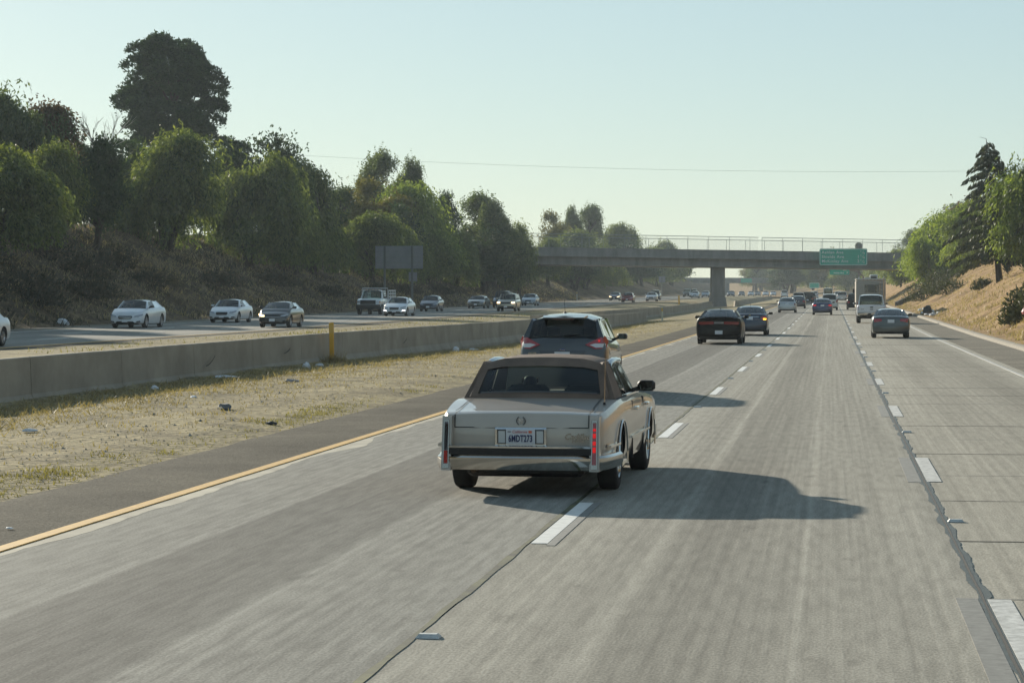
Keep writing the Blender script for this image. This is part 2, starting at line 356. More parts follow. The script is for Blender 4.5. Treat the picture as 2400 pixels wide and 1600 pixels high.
ymed = [-160, -60]+list(np.arange(-20, 200, 1.6))+[205, 215, 230, 260, 300, 350, 400, 500, 600, 800, 1000, 1250]
xm = [-17.5, -16.6, -16.0]+list(np.arange(-15.5, -8.2, .35))+[-8.0]
def medn(x, y):
    k = ss(-8.2, -9.2, x) if False else max(0, min(1, (-8.3-x)/1.0))
    return medz(x, y)+zr(y)-.05*(1-k)+k*(.03+.06*noise.noise(Vector((x*.8, y*.5, 0)))+.03*noise.noise(Vector((x*3, y*2, 5))))
sheet('median_strip', xm, ymed, medn, DIRT)
sheet('median_verge', [-27.2, -24, -22, -20.3, -18.6, -17.4], [-160, -60]+list(np.arange(0, 320, 8.))+YS[10:], lambda x, y: medz(x, y)+zr(y)+.04*noise.noise(Vector((x, y*.3, 2))), DIRT)
sheet('opposite_shoulder', [-29, -26.9], YS, lambda x, y: zr(y)+.195, ASPH)
opr = sheet('opposite_road', [-40.3, -28.2], YS, lambda x, y: zr(y)+.203, OPPC); opr['label'] = 'oncoming three-lane concrete carriageway'
sheet('opposite_verge', [-44.2, -40.2], YS, lambda x, y: zr(y)+.195, ASPHR)
strip('edge_line', -28.5, -28.35, YS, YEL, opr, .222, .015); strip('edge_line', -39.5, -39.35, YS, WWORN, opr, .222, .015)
for X in (-32.0, -35.7):
    for i in range(30):
        y0 = 20+15*i; strip('lane_dash', X-.07, X+.07, [y0, y0+4], WHITE, opr, .222, .015)
yb = list(np.arange(-150, 60, 12.))+list(np.arange(60, 420, 1.8))+list(np.arange(420, 1260, 7.))
xl = list(np.arange(-67, -43.2, .9))+[-43.0]
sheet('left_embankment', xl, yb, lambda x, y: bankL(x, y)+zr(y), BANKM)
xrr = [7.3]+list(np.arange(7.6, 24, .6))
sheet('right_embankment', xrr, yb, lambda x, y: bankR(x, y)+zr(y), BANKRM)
GND = ground_mat('plateau_ground', [(.3, (.12, .10, .06)), (.6, (.2, .17, .1))], .05, 1., .2)
sheet('left_plateau', [-1400, -300, -120, -66.5], [-290, -150, 0, 200, 400, 600, 800, 1000, 1260, 2200], lambda x, y: 7.3+zr(y), GND)
sheet('right_plateau', [23.3, 60, 200, 1400], [-290, -150, 0, 200, 400, 600, 800, 1000, 1260, 2200], lambda x, y: 7.0+zr(y), GND)
# ramp hillside that closes the view down the freeway
sheet('ramp_hillside', list(np.arange(-68, 26, 4.)), [745, 780, 820, 880, 960, 1080, 1260, 2200], lambda x, y: zr(y)+pl(y, [(745, -.4), (820, 2.2), (880, 4), (1080, 6.8), (1300, 7.2)])*pl(x, [(-30, 0), (-14, .15), (-4, .7), (4, 1), (30, 1)])+pl(y, [(745, -.05), (1000, -.05), (1260, 7), (2200, 7.2)])*(1-pl(x, [(-30, 0), (-14, .15), (-4, .7), (4, 1), (30, 1)])), BANKRM)

# ---------------------------------------------------------------- concrete barriers
def barrier(label, pts, h):
    """pts: (x, y, base z); tapered cast wall built of separate cast lengths"""
    root = empty('concrete_barrier', (pts[0][0], pts[0][1], pts[0][2])); tag(root, label, 'barrier', 'median barriers')
    ox, oy, oz = root.location
    prof = [(-.20, -.12), (-.20, .08), (-.10, .30), (-.075, h-.02), (-.06, h), (.06, h), (.075, h-.02), (.10, .30), (.20, .08), (.20, -.12)]
    total = [0]
    for a, c in zip(pts, pts[1:]): total.append(total[-1]+math.hypot(c[0]-a[0], c[1]-a[1]))
    def at(s):
        return [pl(s, [(total[i], p[k]) for i, p in enumerate(pts)]) for k in range(3)]
    s = 0; step = 6.1
    while s < total[-1]-.1:
        e = min(s+step, total[-1]); b = MB(); lo = []; loops = []
        cuts = [s+.018]+[q for q in np.arange(s+2, e-1, 2.)]+[e-.018]
        for q in cuts:
            x, yv, z = at(q); x2, y2, _ = at(min(q+.5, total[-1])); x1, y1, _ = at(max(q-.5, 0)); d = Vector((x2-x1, y2-y1)).normalized(); nx = Vector((d.y, -d.x))
            wv = .012*noise.noise(Vector((q*.3, 0, x)))
            loops.append([(x-ox+nx.x*px, yv-oy+nx.y*px, z-oz+pz+(wv if pz > .2 else 0)) for px, pz in prof])
        n = len(prof); vs = [p for lp in loops for p in lp]; fs = [list(range(n)), [(len(loops)-1)*n+k for k in range(n-1, -1, -1)]]
        for i in range(len(loops)-1):
            for k in range(n): fs.append([i*n+k, i*n+(k+1) % n, i*n+n+(k+1) % n, i*n+n+k])
        b.add(vs, fs).build('barrier_section', CONC, root); s = e
    return root
def bp(x, y, top, h): return (x, y, top-h+zr(y))
SCUF = M('tyre_scuff', (.05, .045, .04), .8, ns=9, na=.4)
b1 = barrier('long concrete median barrier running beside the dry grass from the yellow post', [bp(-15.35, -150, .87, 1.0), bp(-15.4, 30, .87, 1.0), bp(-15.5, 75, .85, 1.0), bp(-15.5, 120, .74, 1.0), bp(-15.0, 160, .56, 1.0), bp(-14.3, 188, .45, 1.0)], 1.02)
for yv, z0, z1, ln in ((58.2, .30, .52, .9), (66.8, .40, .50, .8), (86, .3, .42, .7)):
    sc = MB(); n_ = 7
    sc.add([q for i in range(n_) for q in ((-15.4+.112, yv+ln*i/(n_-1), lerp(z0, z1, (i/(n_-1))**2)), (-15.4+.112, yv+ln*i/(n_-1)+.05, lerp(z0, z1, (i/(n_-1))**2)+.025+.05*i/n_))], [[2*i, 2*i+1, 2*i+3, 2*i+2] for i in range(n_-1)])
    so_ = sc.build('scuff_mark', SCUF, b1); so_.matrix_parent_inverse = Matrix.Translation(b1.location).inverted()
barrier('concrete median barrier leading up to the overpass pier', [bp(-17.3, 140, .74, 1.0), bp(-17.0, 200, .55, 1.0), bp(-16.9, 250, .42, 1.0), bp(-17.8, 330, .26, 1.0), bp(-18.6, 371, .24, 1.0), bp(-18.3, 377, .24, 1.)], 1.02)
barrier('concrete median barrier running on beyond the overpass pier', [bp(-14.5, 376, .25, 1.0), bp(-15.2, 386, .25, 1.), bp(-15.5, 440, .27, 1.0), bp(-15.2, 520, .30, 1.0), bp(-14.6, 610, .32, 1.)], 1.02)

# ---------------------------------------------------------------- overpass
def overpass(label, A, B, zA, zB, th, ym, pier_xy=None, fence=True, name='overpass', fh=2.1):
    """A,B: ends (x,y) of near edge; zA,zB: underside heights; th: underside to parapet top"""
    root = empty(name, (A[0], A[1], 0)); tag(root, label, 'bridge')
    d = Vector((B[0]-A[0], B[1]-A[1])); Ln = d.length; d.normalize(); nrm = Vector((-d.y, d.x)); ang = math.atan2(d.y, d.x)
    root.rotation_euler = (0, 0, ang); W = 15.
    def zz(s): return lerp(zA, zB, s/Ln)
    def beam(nm, y0, y1, za, zb, s0, s1, mat=CONCD):
        MB().hexa([(s0, y0, zz(s0)+za), (s1, y0, zz(s1)+za), (s1, y1, zz(s1)+za), (s0, y1, zz(s0)+za)], [(s0, y0, zz(s0)+zb), (s1, y0, zz(s1)+zb), (s1, y1, zz(s1)+zb), (s0, y1, zz(s0)+zb)]).build(nm, mat, root)
    beam('girder', .9, W-.9, 0, th*.47, 0, Ln); beam('deck', -.02, W+.02, th*.472, th*.60, 0, Ln)
    beam('parapet', 0, .3, th*.602, th*.96, 0, Ln); beam('parapet', W-.3, W, th*.602, th*.96, 0, Ln); beam('coping', -.06, .36, th*.962, th, 0, Ln)
    return root, zz, Ln, th, W
br, bz, bL, bth, bW = overpass('wide concrete road overpass with a green mileage sign and chain-link fence', (-75, 347.5), (30, 400.2), 6.76, 5.70, 2.62, None)
STEEL = M('galvanised_steel', (.30, .32, .33), .45, .7)
def bpt(s, t, z): return (s, t, bz(s)+z)
# pier under the middle of the deck
px = Vector((-16.5, 378)); dA = Vector((30+75, 400.2-347.5)).normalized(); sp = (px-Vector((-75, 347.5))).dot(dA)
bang = math.atan2(dA.y, dA.x)
pr = MB().box(-1.12, 1.12, -.95, .95, -.6, bz(sp)+.05, bev=.2).build('pier', CONCD, br); pr.location = (sp, 3.4, 0); pr.rotation_euler = (0, 0, -bang)
pc = MB().hexa([(-1.5, -1.3, -.6), (1.5, -1.3, -.6), (1.5, 1.3, -.6), (-1.5, 1.3, -.6)], [(-1.25, -1.05, 1.45), (1.25, -1.05, 1.45), (1.25, 1.05, 1.45), (-1.25, 1.05, 1.45)]).build('pier_collar', CONCD, br); pc.location = (sp, 3.4, 0); pc.rotation_euler = (0, 0, -bang)
# chain-link fence: posts, rails and thin mesh panels
def fencemat():
    m = bpy.data.materials.new('chain_link'); m.use_nodes = True; n = m.node_tree.nodes; l = m.node_tree.links; n.clear()
    t = n.new('ShaderNodeBsdfTransparent'); d = n.new('ShaderNodeBsdfDiffuse'); d.inputs[0].default_value = (.28, .29, .29, 1)
    mx = n.new('ShaderNodeMixShader'); mx.inputs[0].default_value = .08; l.new(t.outputs[0], mx.inputs[1]); l.new(d.outputs[0], mx.inputs[2])
    o = n.new('ShaderNodeOutputMaterial'); l.new(mx.outputs[0], o.inputs[0]); return m
LINK = fencemat()
POSTM = M('fence_post_steel', (.20, .22, .22), .5, .5)
def fence(t, h, sp_, gaps, off=0.):
    segs = [(0., gaps-.15), (gaps+.5, bL)] if gaps else [(0., bL)]
    for s0, s1 in segs:
        MB().tube([bpt(s0, t, bth+h), bpt(s1, t, bth+h)], .045, 5).build('fence_rail', POSTM, br)
        s = s0+off
        while s <= s1+.01:
            MB().tube([bpt(s, t, bth-.05), bpt(s, t, bth+h)], .032, 5).build('fence_post', POSTM, br); s += sp_
        MB().add([bpt(s0, t, bth), bpt(s1, t, bth), bpt(s1, t, bth+h), bpt(s0, t, bth+h)], [[0, 1, 2, 3]]).build('mesh_panel', LINK, br)
fence(.15, 2.05, 3.5, sp+5.6, .0); fence(bW-.15, 2.0, 3.4, 0, 1.2)

GREEN = M('sign_green', (.012, .36, .235), .45, ns=3, na=.08)
SWHITE = M('sign_white', (.72, .76, .74), .5)
def rrect(w, h, r, n=5):
    pts = []
    for cx, cy, a0 in ((w/2-r, h/2-r, 0), (-w/2+r, h/2-r, 90), (-w/2+r, -h/2+r, 180), (w/2-r, -h/2+r, 270)):
        for k in range(n+1): a = R(a0+90*k/n); pts.append((cx+r*math.cos(a), cy+r*math.sin(a)))
    return pts
def panel_sign(root, w, h, z, mat, border=True, r=.25, nm='sign_panel', y=0.):
    o1 = rrect(w, h, r); MB().hexa([(p[0], y, z+p[1]) for p in o1], [(p[0], y+.06, z+p[1]) for p in o1]).build(nm, mat, root)
    if border:
        o2 = rrect(w-.10, h-.10, r*.9); o3 = rrect(w-.26, h-.26, r*.75); n = len(o2)
        vs = [(p[0], y-.008, z+p[1]) for p in o2]+[(p[0], y-.008, z+p[1]) for p in o3]
        MB().add(vs, [[i, (i+1) % n, n+(i+1) % n, n+i] for i in range(n)]).build('sign_border', SWHITE, root)
sg = empty('road_sign', (1.95, 382.9, 6.45)); sg.rotation_euler = (0, 0, R(4)); tag(sg, 'green mileage sign reading Ashlan, Shields and McKinley mounted on the overpass', 'sign')
panel_sign(sg, 7.45, 2.62, 1.31, GREEN)
MB().box(-2.6, -2.45, .07, 3.2, .3, .45).box(2.45, 2.6, .07, 4.2, .3, .45).box(-2.6, -2.45, .07, 2.2, 2.2, 2.35).box(2.45, 2.6, .07, 3.6, 2.2, 2.35).build('sign_bracket', STEEL, sg)
for t, z, fr, wh in (('Ashlan Ave', 2.02, ('1', '4'), ''), ('Shields Ave', 1.33, ('1', '4'), '1'), ('McKinley Ave', .64, ('1', '2'), '2')):
    lettering('lettering', t, .64, (-3.38, -.012, z), sg, SWHITE, space=1.16, offset=.006)
    if wh: lettering('lettering', wh, .64, (2.32, -.012, z), sg, SWHITE, 'CENTER', offset=.006)
    lettering('lettering', fr[0], .42, (2.72, -.012, z+.16), sg, SWHITE, 'CENTER', offset=.005); lettering('lettering', '/', .62, (2.96, -.012, z), sg, SWHITE, 'CENTER', shear=.25); lettering('lettering', fr[1], .42, (3.2, -.012, z-.15), sg, SWHITE, 'CENTER', offset=.005)
# green exit sign on a curved arm, beyond the overpass
RUST = M('sign_pole_brown', (.16, .11, .085), .6)
s2 = empty('exit_sign', (6.2, 452, zr(452)+.3)); tag(s2, 'small green Ashlan Ave exit sign on a curved brown arm beyond the overpass', 'sign')
MB().tube([(0, 0, 0), (0, 0, 3.2), (-.3, 0, 4.2), (-1.1, 0, 4.95), (-2.0, 0, 5.3), (-5.2, 0, 5.4)], [.2, .17, .15, .13, .11, .08], 8).build('pole', RUST, s2)
s2p = empty('panel_holder', (0, 0, 0)); bpy.data.objects.remove(s2p)
o1 = rrect(3.6, 1.05, .12); MB().hexa([(p[0]-4.6, -.2, 5.0+p[1]) for p in o1], [(p[0]-4.6, -.14, 5.0+p[1]) for p in o1]).build('sign_panel', GREEN, s2)
lettering('lettering', 'EXIT', .3, (-3.6, -.212, 5.28), s2, SWHITE, 'CENTER', offset=.004); lettering('lettering', 'Ashlan Ave', .42, (-4.75, -.212, 4.8), s2, SWHITE, 'CENTER', offset=.005); lettering('arrow', '↗', .5, (-3.2, -.212, 4.85), s2, SWHITE, 'CENTER', offset=.01)
for nm, X, Y, z, w, h, lab in (('exit_sign', -4.6, 690, 3.2, 2.8, 1.5, 'tiny green roadside sign standing before the far ramp trees'),):
    s3 = empty(nm, (X, Y, zr(Y))); tag(s3, lab, 'sign'); panel_sign(s3, w, h, z, GREEN, True, .15)
    MB().tube([(-.9, .1, -.3), (-.9, .1, z)], .07, 6).build('post', STEEL, s3); MB().tube([(.9, .1, -.3), (.9, .1, z)], .07, 6).build('post', STEEL, s3)
# far bridge
br2 = overpass('hazy far concrete overpass with a green sign beyond the first bridge', (-110, 955), (6, 965), 6.2, 6.0, 2.1, None, name='overpass')[0]
MB().box(68, 70.6, 2, 12, -6, 6.2, bev=.2).build('pier', CONCD, br2)
s4 = empty('road_sign', (-32.9, 955, 6.3)); tag(s4, 'hazy green sign hanging on the far overpass', 'sign'); panel_sign(s4, 4.3, 1.6, .7, GREEN, False, .15)
# backs of signs on the left bank
ALU = M('sign_back_aluminium', (.215, .22, .225), .6, .1, ns=.8, na=.12)
POSTD = M('sign_post_grey', (.13, .135, .13), .7)
sb = empty('road_sign', (-42.0, 234, zr(234)+.15)); sb.rotation_euler = (0, 0, R(-8)); tag(sb, 'large blank grey back of a road sign on two posts by the left bank', 'sign')
for i in range(4): MB().box(-2.45, 2.45, 0, .05, 4.1+i*.56, 4.1+i*.56+.552).build('sign_board', ALU, sb)
for x in (-1.45, 1.38): MB().box(x-.09, x+.09, -.16, -.01, -.4, 6.3).build('post', POSTD, sb)
MB().box(1.0, 1.85, .0, .04, 2.85, 3.75).build('small_board', ALU, sb)
sb2 = empty('road_sign', (-42.2, 610, zr(610)+.1)); tag(sb2, 'narrow grey sign back on a post beyond the overpass on the left', 'sign')
MB().box(-.85, .85, 0, .05, 3.6, 5.2).build('sign_board', ALU, sb2); MB().tube([(0, -.05, -.3), (0, -.05, 5)], .09, 6).build('post', POSTD, sb2)
# marker posts in the median
def mpost(label, x, y, z, h, col, w=.055):
    o = empty('marker_post', (x, y, z)); tag(o, label, 'post'); o.rotation_euler = (R(-1.5), R(-1.2), 0)
    MB().box(-w, w, -.035, .035, -.2, h, bev=.015).build('post', col, o)
    MB().box(-w-.002, w+.002, -.038, -.034, h-.32, h-.06).build('reflector', M('reflector_amber', (.62, .36, .06), .35), o)
YPOST = M('post_yellow', (.62, .33, .02), .5, ns=4, na=.12)
mpost('upright yellow plastic marker post standing at the foot of the median barrier', -15.05, 72.3, medz(-15.05, 72.3), 1.26, YPOST, .07)
mpost('pale marker post standing past the end of the near barrier', -12.9, 187, medz(-12.9, 187)+zr(187), 1.15, M('post_pale', (.55, .52, .38), .6), .06)
mpost('short yellow marker post behind the barrier near the overpass', -20.5, 330, .3+zr(330), 1.0, YPOST, .11)
mpost('thin pale marker post at the foot of the left bank', -42.3, 405, .2+zr(405), 1.5, M('post_pale2', (.45, .45, .42), .6), .07)
# overhead wire
b = MB(); b.tube([(lerp(-95, 40, t), 395+8*t, lerp(25.5, 22.2, t)-2.6*4*t*(1-t)*.55) for t in np.linspace(0, 1, 25)], .022, 4)
tag(b.build('overhead_wire', M('wire', (.24, .25, .25), .6)), 'thin sagging utility wire crossing the sky above the overpass', 'wire')
# overside drain wall on the right bank
dw = empty('drain_wall', (7.7, 296, zr(296))); tag(dw, 'dark low drain wall climbing the right bank beside the motorhome', 'wall')
MB().hexa([(0, 0, .0), (.25, 0, .0), (3.6, 9, 1.5), (3.3, 9, 1.5)], [(0, 0, .65), (.25, 0, .65), (3.6, 9, 2.05), (3.3, 9, 2.05)]).build('wall', M('drain_dark', (.09, .09, .085), .8, ns=2, na=.2), dw)

# ---------------------------------------------------------------- vehicles
def pchip(xs, ys):
    n = len(xs); h = [xs[i+1]-xs[i] for i in range(n-1)]; dl = [(ys[i+1]-ys[i])/h[i] for i in range(n-1)]
    m = [dl[0]]+[0 if dl[i-1]*dl[i] <= 0 else 2*dl[i-1]*dl[i]/(dl[i-1]+dl[i]) for i in range(1, n-1)]+[dl[-1]]
    def f(x):
        x = min(max(x, xs[0]), xs[-1]); i = 0
        while i < n-2 and x > xs[i+1]: i += 1
        t = (x-xs[i])/h[i]; a = ys[i]; b = ys[i+1]
        return a*(1+2*t)*(1-t)**2+h[i]*m[i]*t*(1-t)**2+b*t*t*(3-2*t)+h[i]*m[i+1]*t*t*(t-1)
    return f
SEDAN = dict(L=4.85, W=1.83, H=1.46, zb=.21, r=.33, tw=.21, fo=.95, ro=1.0, zn=.74, zc=.98, zd=1.04, zt=1.02, A0=1.25, A1=2.0, C1=1.42, C0=.62, wr=.69, box=0.,
             bow_r=.16, bow_f=.26, rc=.04, mw=(.215, .215), fall=.9, quarter=0, three=0, cr=.035, prof_r=[(.2, .10), (.3, .02), (.55, .0), (.62, .03), (.85, .05), (1.05, .12)], prof_f=[(.2, .12), (.32, .0), (.55, .02), (.75, .12), (.9, .2)], tint=0, bed=0, wtrack=.0)
SUV = dict(SEDAN, L=4.6, W=1.85, H=1.70, zb=.26, r=.36, zn=.92, zc=1.08, zd=1.12, zt=1.10, A0=1.1, A1=1.8, C1=.42, C0=.16, wr=.74, bow_r=.16, bow_f=.2, three=1, tint=1, fo=.9, ro=.95,
           prof_r=[(.25, .10), (.35, .0), (.6, 0), (.68, .05), (1.2, .10)], prof_f=[(.25, .1), (.4, 0), (.7, .02), (.95, .1)])
COUPE = dict(SEDAN, L=5.02, W=1.92, H=1.45, zc=.97, zd=1.04, zt=1.05, C1=1.55, C0=.75, A0=1.65, A1=2.35, two=1, r=.36, wr=.66, fo=.95, ro=1.12)
PICKUP = dict(SEDAN, L=5.8, W=2.0, H=1.93, zb=.45, r=.39, tw=.26, zn=1.08, zc=1.2, zd=1.22, zt=1.20, A0=1.45, A1=2.1, C1=2.15, C0=2.02, wr=.76, box=.5, bow_r=.04, bow_f=.12, bed=1, fo=.95, ro=1.2, prof_r=[(.4, .1), (.6, 0), (1.25, 0)], prof_f=[(.4, .05), (.6, 0), (1.1, .06)])
VAN = dict(SUV, L=5.4, W=2.0, H=2.15, zb=.32, r=.37, zn=1.1, zc=1.25, zd=1.2, zt=1.2, A0=.85, A1=1.5, C1=.2, C0=.08, wr=.82, box=.3)
class Car: pass
def car(name, label, cat, pm, X, Y, away, spec, rear=(), front=(), group=None, roofm=None, z=None, yaw=0., rim=None, plate_z=.62, fplate_z=.42, seats=False, mirrors=True, well=True, side_trim=None):
    S = dict(spec); K = Car(); K.S = S; w = S['W']/2; L = S['L']; yr, yf = -L/2, L/2
    zg = (zr(Y) if z is None else z)
    yc = Y+(L/2-S['ro']) if away else Y+(L/2-S['fo'])
    root = empty(name, (X, yc, zg), (0 if away else math.pi)+yaw); tag(root, label, cat, group); K.root = root
    yC0, yC1, yA1, yA0 = yr+S['C0'], yr+S['C1'], yf-S['A1'], yf-S['A0']; zb = S['zb']; zt, zd, zc, zn, H = S['zt'], S['zd'], S['zc'], S['zn'], S['H']
    keys = [(yr, .90, zb+.10, zt-.06), (yr+.05, .955, zb+.04, zt-.015), (yr+.22, .985, zb+.01, zt), (max(yC0, yr+.35), .995, zb, zd), ((yC0+yA0)/2, 1., zb-.02, (zd+zc)/2), (yA0, .99, zb, zc), (yf-.5, .965, zb+.01, lerp(zn, zc, .35)), (yf-.14, .91, zb+.02, zn), (yf, .84, zb+.06, zn-.14)]
    if 'keys' in S: keys = [(yr+a if a >= 0 else yf+a+1e-9, *q) for a, *q in S['keys']]
    ys = [k[0] for k in keys]; fw, fb, ft = (pchip(ys, [k[i] for k in keys]) for i in (1, 2, 3)); K.ft = ft
    st = sorted(set(ys+list(np.linspace(yr+.1, yf-.05, 24))))
    def bow(end, x, zz):
        a = (S['bow_r'] if end == 'r' else S['bow_f'])*(min(1.1, abs(x)/w))**2.4; p = pl(zz, S['prof_'+end]); return a+p
    def dfm(x, yv, zz):
        tr = max(0, 1-(yv-yr)/S['fall']); tf = max(0, 1-(yf-yv)/S['fall'])
        return (x, yv+tr*bow('r', x, zz)-tf*bow('f', x, zz), zz)
    def half(yv):
        a = w*fw(yv); z0 = fb(yv); z1 = ft(yv); h = z1-z0; bx = S['box']; c = S['cr']
        return [(0, z0), (.5*a, z0), (.84*a, z0), (.945*a, z0+.05), (.985*a, z0+.25*h), (a, z0+.5*h), (lerp(.99, .998, bx)*a, z0+.74*h), (lerp(.955, .99, bx)*a, z0+.91*h), (lerp(.90, .955, bx)*a, z1), (.5*a, z1+.8*c), (0, z1+c)]
    b = MB(); rings = []
    for yv in st:
        hp = half(yv); ring = hp+[(-x, q) for x, q in hp[-2:0:-1]]; o = len(b.v)
        b.v += [dfm(x, yv, q) for x, q in ring]; rings.append(o)
    n = 20
    for i in range(len(st)-1):
        ym = (st[i]+st[i+1])/2
        cab = (yC0+.03 < ym < yA0-.03) or (S['bed'] and yr+.1 < ym < yC0)
        for k in range(n):
            j = (k+1) % n; mi = 1 if (k in (0, 1, 18, 19) or (cab and k in (8, 9, 10, 11))) else 0
            b.f.append([rings[i]+k, rings[i]+j, rings[i+1]+j, rings[i+1]+k]); b.m.append(mi)
    for o, yv in ((rings[0], st[0]), (rings[-1], st[-1])):
        rows = [[o+18, o+19, o, o+1, o+2]]
        for k in range(3, 8):
            xr, q = half(yv)[k]; ids = [o+20-k]
            for fx in (-.5, 0, .5): ids.append(len(b.v)); b.v.append(dfm(fx*xr, yv, q))
            rows.append(ids+[o+k])
        rows.append([o+12, o+11, o+10, o+9, o+8])
        for r0, r1 in zip(rows, rows[1:]):
            for i in range(4): b.f.append([r0[i], r0[i+1], r1[i+1], r1[i]]); b.m.append(0)
    me = b.mesh('body'); r = S['r']; ya = [yr+S['ro'], yf-S['fo']]
    for m in (pm, DARK, BLK): me.materials.append(m)
    if well:
        cb = MB()
        for yv in ya:
            for s in (-1, 1):
                o = len(cb.v); cb.lathe([(s*(w-.36), r+.055), (s*(w+.3), r+.055)], 22, 2); N = 22
                for q in range(o, len(cb.v)): vx = cb.v[q]; cb.v[q] = (vx[0], vx[1]+yv, vx[2]+r+.012)
                cb.f.append([o+k for k in range(N)]); cb.m.append(2); cb.f.append([o+N+k for k in range(N)]); cb.m.append(2)
        cme = cb.mesh('cut'); bo = bpy.data.objects.new('t', me); co = bpy.data.objects.new('c', cme)
        for m in (pm, DARK, BLK): cme.materials.append(m)
        C.objects.link(bo); C.objects.link(co); md = bo.modifiers.new('b', 'BOOLEAN'); md.object = co; md.operation = 'DIFFERENCE'; md.solver = 'EXACT'
        bpy.context.view_layer.update(); me = bpy.data.meshes.new_from_object(bo.evaluated_get(bpy.context.evaluated_depsgraph_get())); bpy.data.objects.remove(bo); bpy.data.objects.remove(co)
    me.polygons.foreach_set('use_smooth', [True]*len(me.polygons)); me.set_sharp_from_angle(angle=R(34)); me.name = 'body'
    K.body = link('body', me, root)
    # surfaces for fitting lamps
    def surf(end, x, zz):
        e = 1.1*max(0, abs(x)-.86*w)**1.0
        return yr+bow('r', x, zz)+e if end == 'r' else yf-bow('f', x, zz)-e
    K.surf = surf
    def patch(nm, end, out, mat, outset=.012, depth=.06, parent=None):
        s = -1 if end == 'r' else 1; xs = sorted(set([round(x, 4) for x, _ in out]+list(np.linspace(min(x for x, _ in out), max(x for x, _ in out), 9)))); cols = []
        for x in xs:
            zs = []
            for (xa, za), (xb, zb2) in zip(out, out[1:]+out[:1]):
                if abs(xa-xb) < 1e-6:
                    if abs(x-xa) < 1e-4: zs += [za, zb2]
                elif min(xa, xb)-1e-4 <= x <= max(xa, xb)+1e-4: zs.append(za+(zb2-za)*(x-xa)/(xb-xa))
            if zs: cols.append((x, min(zs), max(zs)))
        R_ = 4; n = len(cols); vs = []; fs = []
        for x, z0, z1 in cols:
            for k in range(R_): q = lerp(z0, z1, k/(R_-1)); vs.append((x, surf(end, x, q)+s*outset, q))
            for k in range(R_): q = lerp(z0, z1, k/(R_-1)); vs.append((x*.985, surf(end, x, q)-s*depth, q))
        W2 = 2*R_
        for i in range(n-1):
            a, c = i*W2, (i+1)*W2
            for k in range(R_-1): fs += [[a+k, c+k, c+k+1, a+k+1], [a+R_+k, a+R_+k+1, c+R_+k+1, c+R_+k]]
            fs += [[a, a+R_, c+R_, c], [a+R_-1, c+R_-1, c+W2-1, a+W2-1]]
        for a in (0, (n-1)*W2):
            for k in range(R_-1): fs.append([a+k, a+k+1, a+R_+k+1, a+R_+k])
        return MB().add(vs, fs).build(nm, mat, parent or root, 40)
    K.patch = patch
    for end, lst in (('r', rear), ('f', front)):
        for nm, mat, out, *opt in lst:
            o_ = opt[0] if opt else .012; pts = [(x*w, q) for x, q in out]
            if all(x > 0 for x, q in out):
                patch(nm, end, pts, mat[1] if isinstance(mat, tuple) else mat, o_); patch(nm, end, [(-x, q) for x, q in pts[::-1]], mat[0] if isinstance(mat, tuple) else mat, o_)
            else: patch(nm, end, pts, mat, o_)
    for end, pz in (('r', plate_z), ('f', fplate_z)):
        if pz: patch('license_plate', end, [(-.155, pz-.075), (.155, pz-.075), (.155, pz+.075), (-.155, pz+.075)], PLATE, .022, .02)
    # greenhouse
    rw = S['wr']*w; zre = H-.045-S['rc']; roofm = roofm or pm; gm = GLD if S['tint'] else GL
    def belt(yv): return ft(yv)
    def SS(yv, t): return (lerp(.905*w*min(1, fw(yv)), rw, t)+.035*t*(1-t)*4*.3, yv, lerp(belt(yv)-.01, zre+.02, t))
    def roofz(v): return H-.05*(abs(v-.55)/.5)**2.2*.9
    def rf(u, v):
        x = lerp(-1, 1, u); yv = lerp(yC1, yA1, v); ax = abs(x); zz = roofz(v)-S['rc']*ax**2-(.075 if ax > .97 else (.028 if ax > .84 else 0)); k = rw*(1.0 if ax > .97 else 1.)
        e = .05*(1-ax**2); yv += (-e if v < .02 else (e if v > .98 else 0)); return (x*k, yv, zz)
    us = [0, .06, .2, .5, .8, .94, 1]
    b = MB(); b.grid(lambda u, v: rf(pl(u, [(i/6, q) for i, q in enumerate(us)]), v), 6, 8); b.grid(lambda u, v: tuple(np.array(rf(pl(u, [(i/6, q) for i, q in enumerate(us)]), v))-np.array((0, 0, .03))), 6, 1, 1)
    K.roof = b.build('roof', [roofm, DARK], root, 40); K.rf = rf
    zf = rf(.5, 1)[2]; zb_ = rf(.5, 0)[2]
    # windscreen and rear window
    def ws(u, v):
        x = lerp(-1, 1, u); hx = lerp(.80*w, .955*rw, v); return (x*hx, lerp(yA0-.15*x*x, yA1+.05-.05*x*x, v)+.03*4*v*(1-v), lerp(zc+.012+.02*(1-x*x), rf(.5+.5*x*.9, 1)[2]-.012, v))
    MB().grid(ws, 8, 4).build('windshield', GL, root, 60)
    def rwn(u, v):
        x = lerp(-1, 1, u); hx = lerp(.78*w*min(1, fw(yC0)), .95*rw, v); return (x*hx, lerp(yC0+.10*x*x, yC1-.05+.05*x*x, v)-.03*4*v*(1-v), lerp(ft(yC0)+.012+.02*(1-x*x), rf(.5+.5*x*.9, 0)[2]-.012, v))
    K.rwn = rwn; MB().grid(rwn, 8, 4).build('rear_window', gm, root, 60)
